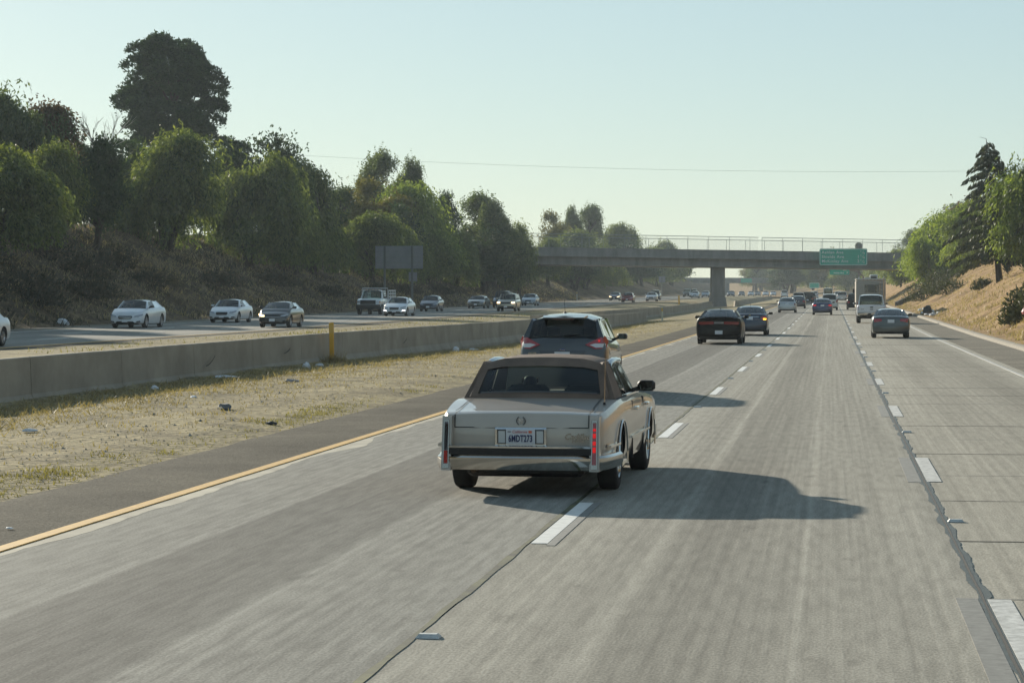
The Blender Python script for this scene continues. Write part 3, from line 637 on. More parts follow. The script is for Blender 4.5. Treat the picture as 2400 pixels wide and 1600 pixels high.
    for s in (-1, 1):
        sx = lambda p: (s*p[0], p[1], p[2])
        # pillars
        MB().hexa([sx(SS(yA0-.42, 0)), sx(SS(yA0-.2, 0)), sx(ws(1, 0)), sx((.74*w, yA0-.35, zc-.02))], [sx(SS(yA1-.14, .97)), sx(SS(yA1-.02, .98)), sx(ws(1, 1)), sx((.88*rw, yA1-.1, zre))]).build('front_pillar', pm, root, 40)
        cf = S.get('cp', .55 if not S['three'] else .22)
        lo = [sx(SS(yC0+cf, 0)), sx(SS(yC0+cf*.5, 0)), sx(SS(yC0+.12, 0)), sx(rwn(1, 0)), sx((.7*w, yC0+cf*.7, ft(yC0)-.03))]
        hi = [sx(SS(yC1+S.get('cpt', .14), .99)), sx(SS(yC1+.07, .99)), sx(SS(yC1+.0, .99)), sx(rwn(1, 1)), sx((.86*rw, yC1+.1, zre))]
        MB().hexa(lo, hi).build('rear_pillar', roofm if S.get('vinyl') else pm, root, 40)
        wins = []; ym = (yC0+yA0)/2+.05; f0 = yA0-.44; f1 = yA1-.16; r0 = yC0+cf+.02; r1 = yC1+S.get('cpt', .14)+.02
        if S.get('two'): wins = [[(f0, .02), (f1, .93), (ym-.25, .95), (ym-.35, .02)], [(ym-.42, .02), (ym-.32, .95), (r1, .9), (r0, .05)]]; pil = [(ym-.38, ym-.29)]
        elif S['bed']: wins = [[(f0, .02), (f1, .93), (ym+.0, .95), (ym+.0, .02)], [(ym-.08, .02), (ym-.08, .95), (r1, .93), (r0-.2, .02)]]; pil = [(ym-.04, ym-.04)]
        elif S['three']:
            q = yC0+cf+.62; wins = [[(f0, .02), (f1, .93), (ym+.12, .95), (ym+.12, .02)], [(ym+.04, .02), (ym+.04, .95), (q, .95), (q, .02)], [(q-.08, .04), (q-.08, .94), (r1, .86), (r0, .12)]]; pil = [(ym+.08, ym+.08), (q-.04, q-.04)]
        else: wins = [[(f0, .02), (f1, .93), (ym+.04, .95), (ym+.04, .02)], [(ym-.04, .02), (ym-.04, .95), (r1, .9), (r0, .04)]]; pil = [(ym, ym)]
        for wi in wins:
            MB().add([sx(SS(*p)) for p in wi], [[0, 1, 2, 3]]).build('side_window', gm if (S['tint'] and wi is not wins[0]) else GL, root)
        for y0, y1 in pil:
            a = [sx(SS(y0-.045, 0)), sx(SS(y0+.045, 0))]; c = [sx(SS(y1+.045, .98)), sx(SS(y1-.045, .98))]; d = Vector((-s*.05, 0, 0))
            MB().hexa([a[0], a[1], c[0], c[1]], [tuple(Vector(q)+d) for q in (a[0], a[1], c[0], c[1])]).build('door_pillar', BLK, root)
        if mirrors:
            mz = belt(yA0)+.10; my = yA0-.55; mm = S.get('mirror', pm)
            mi_ = .955*w; mw = S['mw'][0 if s < 0 else 1]; mo = MB().box(mi_ if s > 0 else -mi_-mw, mi_+mw if s > 0 else -mi_, my, my+.12, mz-.06, mz+.062, bev=.028).build('side_mirror', [mm], root, 50)
            MB().hexa([(s*.88*w, my+.05, mz-.09), (s*.88*w, my+.11, mz-.09), (s*.88*w, my+.11, mz-.03), (s*.88*w, my+.05, mz-.03)], [(s*(mi_+.02), my+.05, mz-.055), (s*(mi_+.02), my+.11, mz-.055), (s*(mi_+.02), my+.11, mz), (s*(mi_+.02), my+.05, mz)]).build('mirror_arm', BLK, mo)
            MB().box(min(s*(mi_+.03), s*(mi_+mw-.03)), max(s*(mi_+.03), s*(mi_+mw-.03)), my-.004, my+.002, mz-.045, mz+.055).build('mirror_glass', M('mirror_dark', (.05, .055, .055), .04, .9), mo)
        for yv in ya:    # wheels
            S_ = S; tw = S['tw']; xo = w-.035+S['wtrack']; o = tw/2
            tp = [(-o, r*.66), (-o, r*.86), (-o*.9, r*.96), (-o*.7, r), (o*.7, r), (o*.9, r*.96), (o, r*.86), (o, r*.66)]
            if 'tyre' not in MCW: MCW['tyre'] = {}
            key = (r, tw)
            if key not in MCW['tyre']:
                tb = MB().lathe(tp, 24); tm = tb.mesh('wheel', 50); tm.materials.append(RUB); MCW['tyre'][key] = tm
                rb = MB().lathe([(-.02, .02), (o*.75, .03), (o*.72, r*.2), (o*.45, r*.28), (o*.5, r*.58), (o*.95, r*.64), (o*.9, r*.68), (-o*.5, r*.67)], 20)
                for q in range(5):
                    a = 2*math.pi*q/5; u = Vector((0, math.cos(a), math.sin(a))); v = Vector((0, -math.sin(a), math.cos(a)))
                    rb.hexa([tuple(Vector((o*.4, 0, 0))+u*r*.15+v*r*.07), tuple(Vector((o*.4, 0, 0))+u*r*.62+v*r*.10), tuple(Vector((o*.4, 0, 0))+u*r*.62-v*r*.10), tuple(Vector((o*.4, 0, 0))+u*r*.15-v*r*.07)], [tuple(Vector((o*.85, 0, 0))+u*r*.15+v*r*.05), tuple(Vector((o*.95, 0, 0))+u*r*.62+v*r*.07), tuple(Vector((o*.95, 0, 0))+u*r*.62-v*r*.07), tuple(Vector((o*.85, 0, 0))+u*r*.15-v*r*.05)])
                MCW['tyre'][(key, 'rim')] = rb.mesh('rim', 40)
            wo_ = link('wheel', MCW['tyre'][key], root); wo_.location = (s*(xo-o), yv, r); wo_.rotation_euler = (random.uniform(0, 1), 0, 0 if s > 0 else math.pi)
            rm = MCW['tyre'][(key, 'rim')]
            if not rm.materials: rm.materials.append(ALLOY)
            ro_ = link('rim', rm, wo_)
            if rim: ro_.material_slots[0].link = 'OBJECT'; ro_.material_slots[0].material = rim
    if seats:
        for sx_ in (-.37, .37):
            yb_ = yA0-1.35; b = MB()
            b.hexa([(sx_-.24, yb_-.06, zc-.35), (sx_+.24, yb_-.06, zc-.35), (sx_+.24, yb_+.08, zc-.35), (sx_-.24, yb_+.08, zc-.35)], [(sx_-.20, yb_-.22, zc+.10), (sx_+.20, yb_-.22, zc+.10), (sx_+.20, yb_-.12, zc+.10), (sx_-.20, yb_-.12, zc+.10)])
            b.box(sx_-.13, sx_+.13, yb_-.26, yb_-.15, zc+.12, zc+.31, bev=.03); b.build('seat', DARK, root)
        MB().box(-.11, .11, yA1-.18, yA1-.14, H-.22, H-.14, bev=.015).build('rear_view_mirror', BLK, root)
        MB().box(-.7*w, .7*w, yA0-.55, yA0-.2, zc-.05, zc+.02, bev=.02).build('dashboard', DARK, root)
    return K
MCW = {}
def rect(x0, x1, z0, z1): return [(x0, z0), (x1, z0), (x1, z1), (x0, z1)]
LP = ('taillight', REDL, [(.60, .74), (.90, .70), (.95, .80), (.93, .92), (.62, .90)])
VAL = ('valance', BLK, [(-.78, .20), (.78, .20), (.82, .32), (-.82, .32)], .004)
def seam(z, x=.9): return ('panel_seam', BLK, [(-x, z), (x, z), (x, z+.008), (-x, z+.008)], .003)
TAILS = [LP, VAL, seam(.60, .93)]
GRL = M('grille_dark', (.02, .021, .023), .4, .3)
def fsedan(lit=None, grille='oval', drl=False):
    hl = {None: HEADL, 'both': HEADLIT, 'left': (HEADLIT, HEADL), 'right': (HEADL, HEADLIT)}[lit]
    g = {'oval': [(-.42, .60), (-.34, .49), (.34, .49), (.42, .60), (.36, .67), (-.36, .67)], 'bar': [(-.48, .62), (.48, .62), (.44, .70), (-.44, .70)], 'wide': [(-.36, .50), (.36, .50), (.4, .68), (-.4, .68)], 'box': rect(-.45, .45, .55, .72)}[grille]
    out = [('headlight', hl, [(.50, .60), (.74, .60), (.93, .69), (.95, .77), (.80, .74), (.54, .68)]), ('grille', GRL, g, .01), ('lower_grille', BLK, [(-.55, .27), (.55, .27), (.47, .37), (-.47, .37)], .01), ('fog_recess', BLK, [(.62, .30), (.86, .33), (.84, .40), (.66, .38)], .008)]
    if drl: out.append(('daytime_lamp', DRL, [(.66, .40), (.90, .42), (.90, .47), (.66, .45)], .02))
    out.append(('valance', BLK, [(-.74, .20), (.74, .20), (.78, .255), (-.78, .255)], .004)); return out
def fsuv(lit=None):
    hl = {None: HEADL, 'both': HEADLIT, 'left': (HEADLIT, HEADL)}[lit]
    return [('headlight', hl, rect(.58, .90, .74, .88)), ('grille', GRL, rect(-.5, .5, .70, .86), .01), ('bumper_band', BLK, rect(-.8, .8, .30, .48), .006), ('valance', BLK, rect(-.76, .76, .25, .30), .006)]

# colours
P_white = paint('white', (.62, .64, .66), .0); P_silver = paint('silver', (.40, .41, .41), .55); P_gold = paint('champagne', (.36, .32, .25), .5)
P_black = M('paint_black', (.003, .003, .0035), .3, 0., coat=.16, spec=.12); P_blue = paint('blue', (.012, .022, .085), .4); P_dkgrey = paint('dark_grey', (.055, .060, .064), .5)
P_navy = paint('navy', (.016, .026, .05), .4); P_red = paint('red', (.30, .018, .02), .2); P_brown = paint('bronze_brown', (.05, .046, .042), .5); P_grgr = paint('green_grey', (.075, .083, .078), .5)
P_maroon = paint('plum', (.045, .03, .038), .4); P_olive = paint('olive_grey', (.12, .125, .11), .4); P_cream = paint('cream', (.55, .52, .46), .1); P_bluegrey = paint('blue_grey', (.22, .26, .29), .4)
P_tan = paint('tan', (.43, .385, .330), .12, .38)
CHR2 = M('chrome_worn', (.56, .54, .50), .07, 1.0, ns=3, na=.1)

# --- the tan sedan with the vinyl roof
VINYL = M('brown_vinyl', (.165, .118, .088), .72, ns=2.2, na=.25, bump=.35, bs=160, spec=.3)
CAD = dict(SEDAN, mw=(.13, .20), L=5.25, W=1.86, H=1.425, zb=.25, r=.335, tw=.215, fo=1.10, ro=1.17, zn=.83, zc=.945, zd=.965, zt=.868, A0=1.70, A1=2.28, C1=1.62, C0=1.16, wr=.715, box=.85, bow_r=.07, bow_f=.08, fall=.5, cr=.02, vinyl=1, cp=.78, cpt=.42, mirror=BLK,
           prof_r=[(.25, .03), (.45, .0), (.70, .0), (.72, .012), (.83, .02), (.9, .05)], prof_f=[(.25, .03), (.8, 0)],
           keys=[(0, .885, .30, .845), (.04, .91, .28, .862), (.3, .95, .265, .880), (1.1, .99, .25, .955), (1.5, .995, .24, .965), (2.6, 1., .23, .962), (3.55, .995, .23, .945), (-.7, .985, .25, .88), (-.1, .96, .27, .84), (-.001, .93, .32, .80)])
K = car('sedan_car', 'old tan sedan with brown vinyl roof and chrome bumper straddling the lane line', 'car', P_tan, -3.105, 26.0, True, CAD, roofm=VINYL, plate_z=None, fplate_z=.45, yaw=R(-1.6),
        front=[('headlight', HEADL, rect(.5, .92, .58, .72)), ('grille', CHR, rect(-.42, .42, .55, .78), .02), ('front_bumper', CHR, rect(-.97, .97, .33, .50), .08)], rim=CHR2)
r_ = K.root; yr = -2.625; w = .93; sf = K.surf
def sweep(path, prof, name, mat, parent, smooth=40):
    b = MB(); n = len(prof); loops = []
    for i, p in enumerate(path):
        a = Vector(path[max(i-1, 0)]); c = Vector(path[min(i+1, len(path)-1)]); d = (c-a).normalized(); nn = Vector((d.y, -d.x))
        loops.append([(p[0]+nn.x*o, p[1]+nn.y*o, q) for o, q in prof])
    vs = [v for lp in loops for v in lp]; fs = [list(range(n)), [(len(loops)-1)*n+k for k in range(n-1, -1, -1)]]
    for i in range(len(loops)-1):
        for k in range(n): fs.append([i*n+k, i*n+(k+1) % n, i*n+n+(k+1) % n, i*n+n+k])
    return b.add(vs, fs).build(name, mat, parent, smooth)
bpath = [(-.905, yr+.80), (-.865, yr+.34), (-.825, yr+.10), (-.775, yr-.005), (-.6, yr-.04), (0, yr-.055), (.6, yr-.04), (.775, yr-.005), (.825, yr+.10), (.865, yr+.34), (.905, yr+.80)]
bmp = sweep(bpath, [(-.03, .275), (.05, .285), (.072, .33), (.07, .41), (.045, .435), (-.03, .435)], 'rear_bumper', CHR2, r_)
rear_path = [(-.74, yr-.025), (-.6, yr-.04), (0, yr-.055), (.6, yr-.04), (.74, yr-.025)]
sweep(rear_path, [(-.03, .437), (.045, .437), (.05, .51), (-.03, .51)], 'rub_strip', BLK, bmp)
sweep(rear_path, [(-.03, .512), (.06, .512), (.062, .528), (.045, .538), (-.03, .54)], 'bumper_lip', CHR, bmp)
sweep([(s, yv) for s, yv in ((.905, yr+.22), (.925, yr+.5), (.94, yr+.82))], [(-.03, .50), (.012, .505), (.012, .53), (-.03, .535)], 'side_moulding', CHR, r_)
sweep([(-.94, yr+.82), (-.925, yr+.5), (-.905, yr+.22)], [(-.03, .50), (.012, .505), (.012, .53), (-.03, .535)], 'side_moulding', CHR, r_)
for s in (-1, 1):
    X0 = s*.775
    # upright tail fin with chrome bezel, lamp inside
    lo = [(X0-.05, yr-.115), (X0+.05, yr-.115), (X0+.06, yr+.16), (X0-.06, yr+.16)]
    fin = MB().hexa([(x, q+.02, .275) for x, q in lo], [(x*.995, q+(.10 if q < yr else .05), .835) for x, q in lo]).build('tail_fin', P_tan, r_, 40)
    def yfin(zz): return yr-.115+lerp(.02, .10, (zz-.275)/.56)
    bz_ = [(X0-.033, .30), (X0+.033, .30), (X0+.027, .80), (X0-.027, .80)]
    ins = [(X0-.023, .345), (X0+.023, .345), (X0+.018, .775), (X0-.018, .775)]
    vs = [(x, yfin(q)-.018, q) for x, q in bz_]+[(x, yfin(q)-.018, q) for x, q in ins]+[(x, yfin(q)+.04, q) for x, q in bz_]
    MB().add(vs, [[0, 1, 5, 4], [1, 2, 6, 5], [2, 3, 7, 6], [3, 0, 4, 7], [0, 8, 9, 1], [1, 9, 10, 2], [2, 10, 11, 3], [3, 11, 8, 0]]).build('lamp_bezel', M('bezel_chrome', (.34, .32, .29), .22, 1.0), fin)
    lamp = MB().hexa([(x, yfin(q)-.012, q) for x, q in ins], [(x, yfin(q)+.02, q) for x, q in ins]).build('taillight', REDL if s > 0 else M('dark_lens', (.05, .006, .008), .15, coat=1), r_)
    if s > 0:
        for q0, q1 in ((.69, .715), (.62, .665), (.545, .585), (.47, .525)):
            MB().box(X0-.016, X0+.016, yfin(q0)-.016, yfin(q0)-.002, q0, q1).build('lit_segment', REDLIT, lamp)
    else:
        MB().box(X0-.019, X0+.019, yfin(.36)-.018, yfin(.36)-.004, .35, .48).build('reflector', M('red_reflector', (.38, .02, .015), .25), lamp)
        MB().box(X0-.012, X0+.012, yfin(.5)-.016, yfin(.5)-.004, .49, .76).build('lens_rib', BLK, lamp)
    # vinyl C-pillar foot, trunk gap, deck crease
    pts = [(s*.705, K.ft(yv)+.012, yv) for yv in np.linspace(yr+.11, yr+1.1, 8)]
    b = MB()
    for (x, q, yv), (x2, q2, yv2) in zip(pts, pts[1:]): b.add([(x-.007, yv, q+.004), (x+.007, yv, q+.004), (x2+.007, yv2, q2+.004), (x2-.007, yv2, q2+.004)], [[0, 1, 2, 3]])
    b.build('trunk_gap', BLK, r_)
    # door gaps, handles, window sill chrome, mouldings, wheel-arch trims
    xs_ = s*(w+.004)
    for yv in (-.42, .72): MB().hexa([(s*.9*w, yv-.006, .26), (s*.9*w, yv+.006, .26), (s*.9*w, yv+.006, .93), (s*.9*w, yv-.006, .93)], [(xs_*.995, yv-.006, .27), (xs_*.995, yv+.006, .27), (s*w*.99, yv+.006, .91), (s*w*.99, yv-.006, .91)]).build('door_gap', BLK, r_)
    for yv in (-.28, .86): MB().box(min(s*.91, s*.965), max(s*.91, s*.965), yv, yv+.2, .805, .838, bev=.008).build('door_handle', CHR, r_)
    path = [(s*.938, yv) for yv in (np.linspace(-.72, 1.2, 6) if s > 0 else np.linspace(1.2, -.72, 6))]
    sweep(path, [(-.02, .505), (.014, .51), (.014, .535), (-.02, .54)], 'side_moulding', CHR, r_)
    sweep([(s*.865, yv) for yv in (np.linspace(-.62, .62, 6) if s > 0 else np.linspace(.62, -.62, 6))], [(-.03, .962), (.012, .962), (.012, .985), (-.03, .985)], 'window_sill_trim', CHR, r_)
    for yv in (yr+1.17, 2.625-1.10):
        pts = [(s*.938, yv+.40*math.cos(a), .345+.40*math.sin(a)) for a in np.linspace(-.15, math.pi+.15, 14)]
        MB().tube(pts, .010, 5).build('arch_trim', CHR, r_)
    # body-paint roof side rail over the doors, its sky reflection painted in blue-grey
    rail = [(s*.672, yv, zz) for yv, zz in ((-.62, 1.305), (-.5, 1.338), (-.2, 1.352), (.15, 1.348), (.35, 1.335))]
    MB().tube(rail, .035, 6).build('roof_rail', P_bluegrey, r_, 60)
# rear panel: seam under the lid, plate pocket, lamps, emblem, script
K.patch('trunk_gap', 'r', [(-.70, .712), (.70, .712), (.70, .722), (-.70, .722)], BLK, .004)
for s in (-1, 1): K.patch('trunk_gap', 'r', [(s*.703-.005, .715), (s*.703+.005, .715), (s*.703+.005, .85), (s*.703-.005, .85)], BLK, .004)
pk = K.patch('plate_pocket', 'r', rect(-.245, .245, .545, .70), M('pocket_grey', (.07, .07, .07), .5), .006)
for o_ in (rect(-.268, .268, .70, .72), rect(-.268, .268, .53, .55), rect(-.268, -.246, .55, .70), rect(.246, .268, .55, .70)): K.patch('pocket_frame', 'r', o_, CHR, .02, .03, r_)
for s in (-1, 1): K.patch('reverse_lamp', 'r', rect(min(s*.165, s*.235), max(s*.165, s*.235), .56, .685), M('lamp_frosted', (.55, .57, .56), .35), .010)
lp = K.patch('license_plate', 'r', rect(-.152, .152, .548, .702), PLATE, .024, .02)
yp = sf('r', 0, .62)-.028
pt = lettering('plate_text', '6MDT273', .098, (0, yp, .604), r_, PLATEINK, 'CENTER', offset=.0026, space=1.05); pt.scale = (.60, 1, 1)
lettering('plate_text', 'California', .040, (-.01, yp, .676), r_, M('plate_red', (.45, .05, .06), .5), 'CENTER', shear=.25)
MB().box(.085, .118, yp-.001, yp+.004, .663, .688).build('plate_sticker', M('sticker_orange', (.62, .13, .06), .5), r_); MB().box(-.135, -.10, yp-.001, yp+.004, .67, .684).build('plate_sticker', M('sticker_grey', (.25, .25, .28), .5), r_)
ye = sf('r', 0, .79)-.012
b = MB(); b.tube([(.045*math.cos(a), ye, .788+.045*math.sin(a)) for a in np.linspace(R(115), R(245), 9)], .005, 5); b.tube([(.045*math.cos(a), ye, .788+.045*math.sin(a)) for a in np.linspace(R(-65), R(65), 9)], .005, 5)
em = b.build('emblem', M('emblem_dark', (.06, .06, .065), .3, .8), r_); MB().hexa([(-.026, ye-.004, .812), (.026, ye-.004, .812), (.026, ye-.004, .782), (0, ye-.004, .757), (-.026, ye-.004, .782)][::-1], [(-.026, ye+.006, .812), (.026, ye+.006, .812), (.026, ye+.006, .782), (0, ye+.006, .757), (-.026, ye+.006, .782)][::-1]).build('crest', M('crest_silver', (.5, .5, .52), .2, .8, ns=60, na=.5), em)
lettering('script_badge', 'Cadillac', .085, (.45, sf('r', .5, .62)-.010, .628), r_, CHR2, shear=.35, offset=.001); lettering('script_badge', 'DeVille', .042, (.53, sf('r', .5, .62)-.010, .583), r_, CHR2, shear=.2)
MB().tube([(.785, yr+.72, .93), (.785, yr+.72, .955)], [.018, .012], 8).build('antenna_base', BLK, r_); MB().tube([(.785, yr+.72, .95), (.79, yr+.74, 1.42)], .0026, 5).build('antenna', CHR, r_)
MB().tube([(-.5, yr-.0, .27), (-.5, yr+.6, .27)], .03, 8).build('exhaust_pipe', M('rusty_steel', (.12, .08, .05), .7, .5), r_)
MB().box(-.62, .62, yr+.25, yr+1.5, .19, .30, bev=.04).build('fuel_tank', BLK, r_)
# vinyl surround of the rear window
def rws(u, v): q = K.rwn(u, v); return q
fr = []
b = MB()
def brd(u0, u1, v0, v1, o=.014):
    b.grid(lambda u, v: tuple(Vector(rws(lerp(u0, u1, u), lerp(v0, v1, v)))+Vector((0, -o, .004))), 6, 2)
brd(-.04, 1.04, -.12, .13); brd(-.03, 1.03, .87, 1.12); brd(-.04, .025, .05, .95); brd(.975, 1.04, .05, .95)
b.build('window_surround', VINYL, r_, 60)
MB().grid(lambda u, v: tuple(Vector(rws(lerp(.05, .95, u), lerp(.11, .15, v)))+Vector((0, -.02, .006))), 8, 1).build('window_trim', M('trim_dark_chrome', (.14, .13, .12), .3, .8), r_)
MB().box(-.62, .62, yr+1.55, yr+1.72, .86, 1.035, bev=.05).build('rear_seat', M('seat_blue_grey', (.045, .055, .065), .8), r_)
for sx_ in (-.33, .33): MB().box(sx_-.24, sx_+.24, -.02, .14, .80, 1.06, bev=.05).build('seat', M('seat_blue_grey', (.045, .055, .065), .8), r_)
MB().box(-.7, .7, .75, 1.0, .86, .965, bev=.03).build('dashboard', DARK, r_)
# driver
def driver(loc, rz):
    me = bpy.data.meshes.new('person')
    vs = [(0, 0, .52), (0, -.02, .72), (0, -.04, .90), (0, -.02, 1.0), (0, 0, 1.09), (0, .015, 1.19), (-.17, -.03, .94), (-.24, .05, .70), (-.14, .36, .80), (.17, -.03, .94), (.24, .05, .70), (.14, .36, .80), (-.1, .2, .5), (.1, .2, .5), (-.13, .5, .52), (.13, .5, .52)]
    es = [(0, 1), (1, 2), (2, 3), (3, 4), (4, 5), (2, 6), (6, 7), (7, 8), (2, 9), (9, 10), (10, 11), (0, 12), (0, 13), (12, 14), (13, 15)]
    me.from_pydata(vs, es, []); o = bpy.data.objects.new('person', me); C.objects.link(o)
    md = o.modifiers.new('s', 'SKIN'); rad = [.15, .15, .13, .055, .085, .075, .075, .05, .035, .075, .05, .035, .09, .09, .07, .07]
    for i, q in enumerate(rad): me.skin_vertices[0].data[i].radius = (q, q)
    me.skin_vertices[0].data[0].use_root = True
    o.modifiers.new('d', 'SUBSURF').levels = 2; bpy.context.view_layer.update()
    m2 = bpy.data.meshes.new_from_object(o.evaluated_get(bpy.context.evaluated_depsgraph_get())); bpy.data.objects.remove(o)
    m2.polygons.foreach_set('use_smooth', [True]*len(m2.polygons))
    SK = M('skin', (.30, .17, .11), .55); SH = M('dark_shirt', (.02, .021, .025), .85); HR = M('dark_hair', (.012, .010, .009), .7)
    for m in (SH, SK, HR): m2.materials.append(m)
    for p in m2.polygons:
        c = p.center
        if c.z > 1.01: p.material_index = 2 if (c.z > 1.17 or c.y < .02) else 1
    p = link('person', m2); p.location = loc; p.rotation_euler = (0, 0, rz)
    ears = MB()
    for s in (-1, 1): ears.box(s*.086-.012, s*.086+.012, -.0, .03, 1.10, 1.16, bev=.008)
    ears.build('ear', SK, p)
    return tag(p, 'driver in a dark shirt at the wheel, seen through the tan sedan rear window', 'person')
rm_ = Matrix.Rotation(R(-1.6), 4, 'Z'); dl = r_.location+rm_ @ Vector((-.33, .16, -.02))
driver(dl, R(-1.6))

# --- dark grey SUV in front of it
ESC = dict(SUV, rc=.085, L=4.52, W=1.84, H=1.70, zb=.26, C1=.55, C0=.20, wr=.735, bow_r=.24, zt=1.19, zd=1.21, zc=1.08, cp=.30, prof_r=[(.25, .10), (.35, .0), (.62, 0), (.70, .06), (.9, .07), (1.2, .16)])
K = car('suv_car', 'dark grey SUV with roof antenna just ahead of the tan sedan', 'SUV', P_dkgrey, -5.42, 49.85, True, ESC, plate_z=.84, seats=True, front=fsuv(),
        rear=[('taillight', REDL, [(.50, 1.06), (.72, .97), (.95, .98), (.99, 1.13), (.93, 1.23), (.80, 1.20)]), ('lamp_window', CLEARL, [(.60, 1.055), (.74, 1.0), (.93, 1.005), (.945, 1.075), (.72, 1.085)], .02),
              ('tailgate_recess', paint('dark_grey_low', (.03, .035, .04), .4), [(-.45, .82), (.45, .82), (.52, .94), (-.52, .94)], .004), seam(.70, .9), ('bumper_black', BLK, [(-.85, .27), (.85, .27), (.9, .5), (-.9, .5)], .01)])
r2 = K.root; y2 = -2.26
K.patch('lit_bulb', 'r', rect(.72, .76, 1.12, 1.155), REDLIT, .03)
MB().lathe([(1.0, .001), (1.0, .02), (.985, .05), (.975, .055)], 12, axis='z').build('badge', M('badge_blue', (.02, .05, .16), .2, coat=1), r2); bd = bpy.data.objects[-1] if False else None
o = [c for c in r2.children if c.name.startswith('badge')][0]; o.rotation_euler = (R(90), 0, 0); o.location = (0, K.surf('r', 0, .93)+.975, .95); o.scale = (1.4, .6, 1)
lettering('badge_text', 'Ford', .055, (0, K.surf('r', 0, .94)-.032, .95), r2, CHR, 'CENTER', shear=.3); lettering('badge_text', 'ESCAPE', .05, (-.62, K.surf('r', -.6, .9)-.012, .88), r2, CHR, 'CENTER')
MB().tube([(0, y2+.62, 1.69), (0, y2+.62, 1.73)], [.035, .02], 10).build('antenna_base', BLK, r2); MB().tube([(0, y2+.62, 1.73), (.0, y2+.50, 1.96)], .004, 5).build('antenna', BLK, r2)
MB().hexa([(-.42, y2+.32, 1.585), (.42, y2+.32, 1.585), (.46, y2+.75, 1.62), (-.46, y2+.75, 1.62)], [(-.42, y2+.31, 1.61), (.42, y2+.31, 1.61), (.46, y2+.75, 1.65), (-.46, y2+.75, 1.65)]).build('roof_spoiler', P_dkgrey, r2)
MB().box(-.22, .22, y2+.285, y2+.30, 1.565, 1.595).build('brake_lamp', M('brake_lens_dark', (.07, .004, .005), .2, coat=1), r2)
MB().tube([(.02, y2+.17, 1.25), (.20, y2+.2, 1.265), (.34, y2+.22, 1.27)], [.016, .012, .008], 5).build('wiper', BLK, r2)
# --- black muscle coupe
CHAL = dict(COUPE, zt=1.08, zd=1.10, zc=1.0, C0=.62, C1=1.45, bow_r=.13, cr=.02, mirror=BLK, prof_r=[(.2, .14), (.34, .03), (.6, .02), (.78, .06), (.82, .05), (.98, .04), (1.02, .0), (1.1, .01)])
K = car('coupe_car', 'black muscle coupe with a full-width red taillight strip', 'car', P_black, -4.55, 100.6, True, CHAL, plate_z=.50, seats=True, front=fsedan(),
        rear=[('taillight', M('dark_red_lens', (.22, .006, .008), .2, coat=1), [(.22, .83), (.80, .81), (.86, .85), (.86, .93), (.22, .945)]), ('lamp_center', M('lamp_grey', (.32, .28, .27), .35), rect(-.2, .2, .86, .925), .014), ('lamp_frame', BLK, rect(-.88, .88, .79, .965), .004), ('valance', BLK, rect(-.8, .8, .2, .34), .006)], rim=STEELRIM)
MB().hexa([(-.80, -2.50, 1.095), (.80, -2.50, 1.095), (.82, -2.26, 1.10), (-.82, -2.26, 1.10)], [(-.78, -2.53, 1.125), (.78, -2.53, 1.125), (.82, -2.3, 1.118), (-.82, -2.3, 1.118)]).build('spoiler', P_black, K.root)
MB().tube([(0, -1.0, 1.44), (0, -1.0, 1.47)], [.04, .02], 8).build('antenna', BLK, K.root)
lettering('badge_text', 'DODGE', .06, (0, K.surf('r', 0, .89)-.018, .893), K.root, M('badge_dark', (.1, .09, .09), .4), 'CENTER')
# --- navy sedan signalling
CRZ = dict(SEDAN, L=4.6, W=1.80, H=1.47, C0=.5, C1=1.3, zt=1.05, zd=1.08, mirror=BLK)
K = car('sedan_car', 'navy sedan with its right amber turn signal lit beside the black coupe', 'car', P_navy, -3.98, 121.4, True, CRZ, plate_z=.86, seats=True, front=fsedan(),
        rear=[('taillight', REDL, [(.62, .80), (.90, .76), (.96, .86), (.92, .99), (.70, .97), (.58, .90)]), ('trunk_chrome', CHR, rect(-.5, .5, .925, .95), .025), VAL, seam(.62)])
K.patch('turn_signal', 'r', [(.66, .79), (.80, .775), (.83, .85), (.67, .86)], AMBER, .03)
MB().tube([(0, -.95, 1.46), (0, -1.03, 1.60)], [.012, .004], 6).build('antenna', BLK, K.root); lettering('badge_text', 'Cruze', .09, (.38, K.surf('r', .5, .80)-.03, .78), K.root, CHR, 'CENTER')
MB().hexa([(-.05, K.surf('r', 0, 1.0)-.014, 1.0), (.05, K.surf('r', 0, 1.0)-.014, 1.0), (.05, K.surf('r', 0, 1.0)-.014, 1.025), (-.05, K.surf('r', 0, 1.0)-.014, 1.025)], [(-.05, K.surf('r', 0, 1.), 1.0), (.05, K.surf('r', 0, 1.), 1.0), (.05, K.surf('r', 0, 1.), 1.025), (-.05, K.surf('r', 0, 1.), 1.025)]).build('badge', M('badge_gold', (.5, .35, .1), .3, .8), K.root)
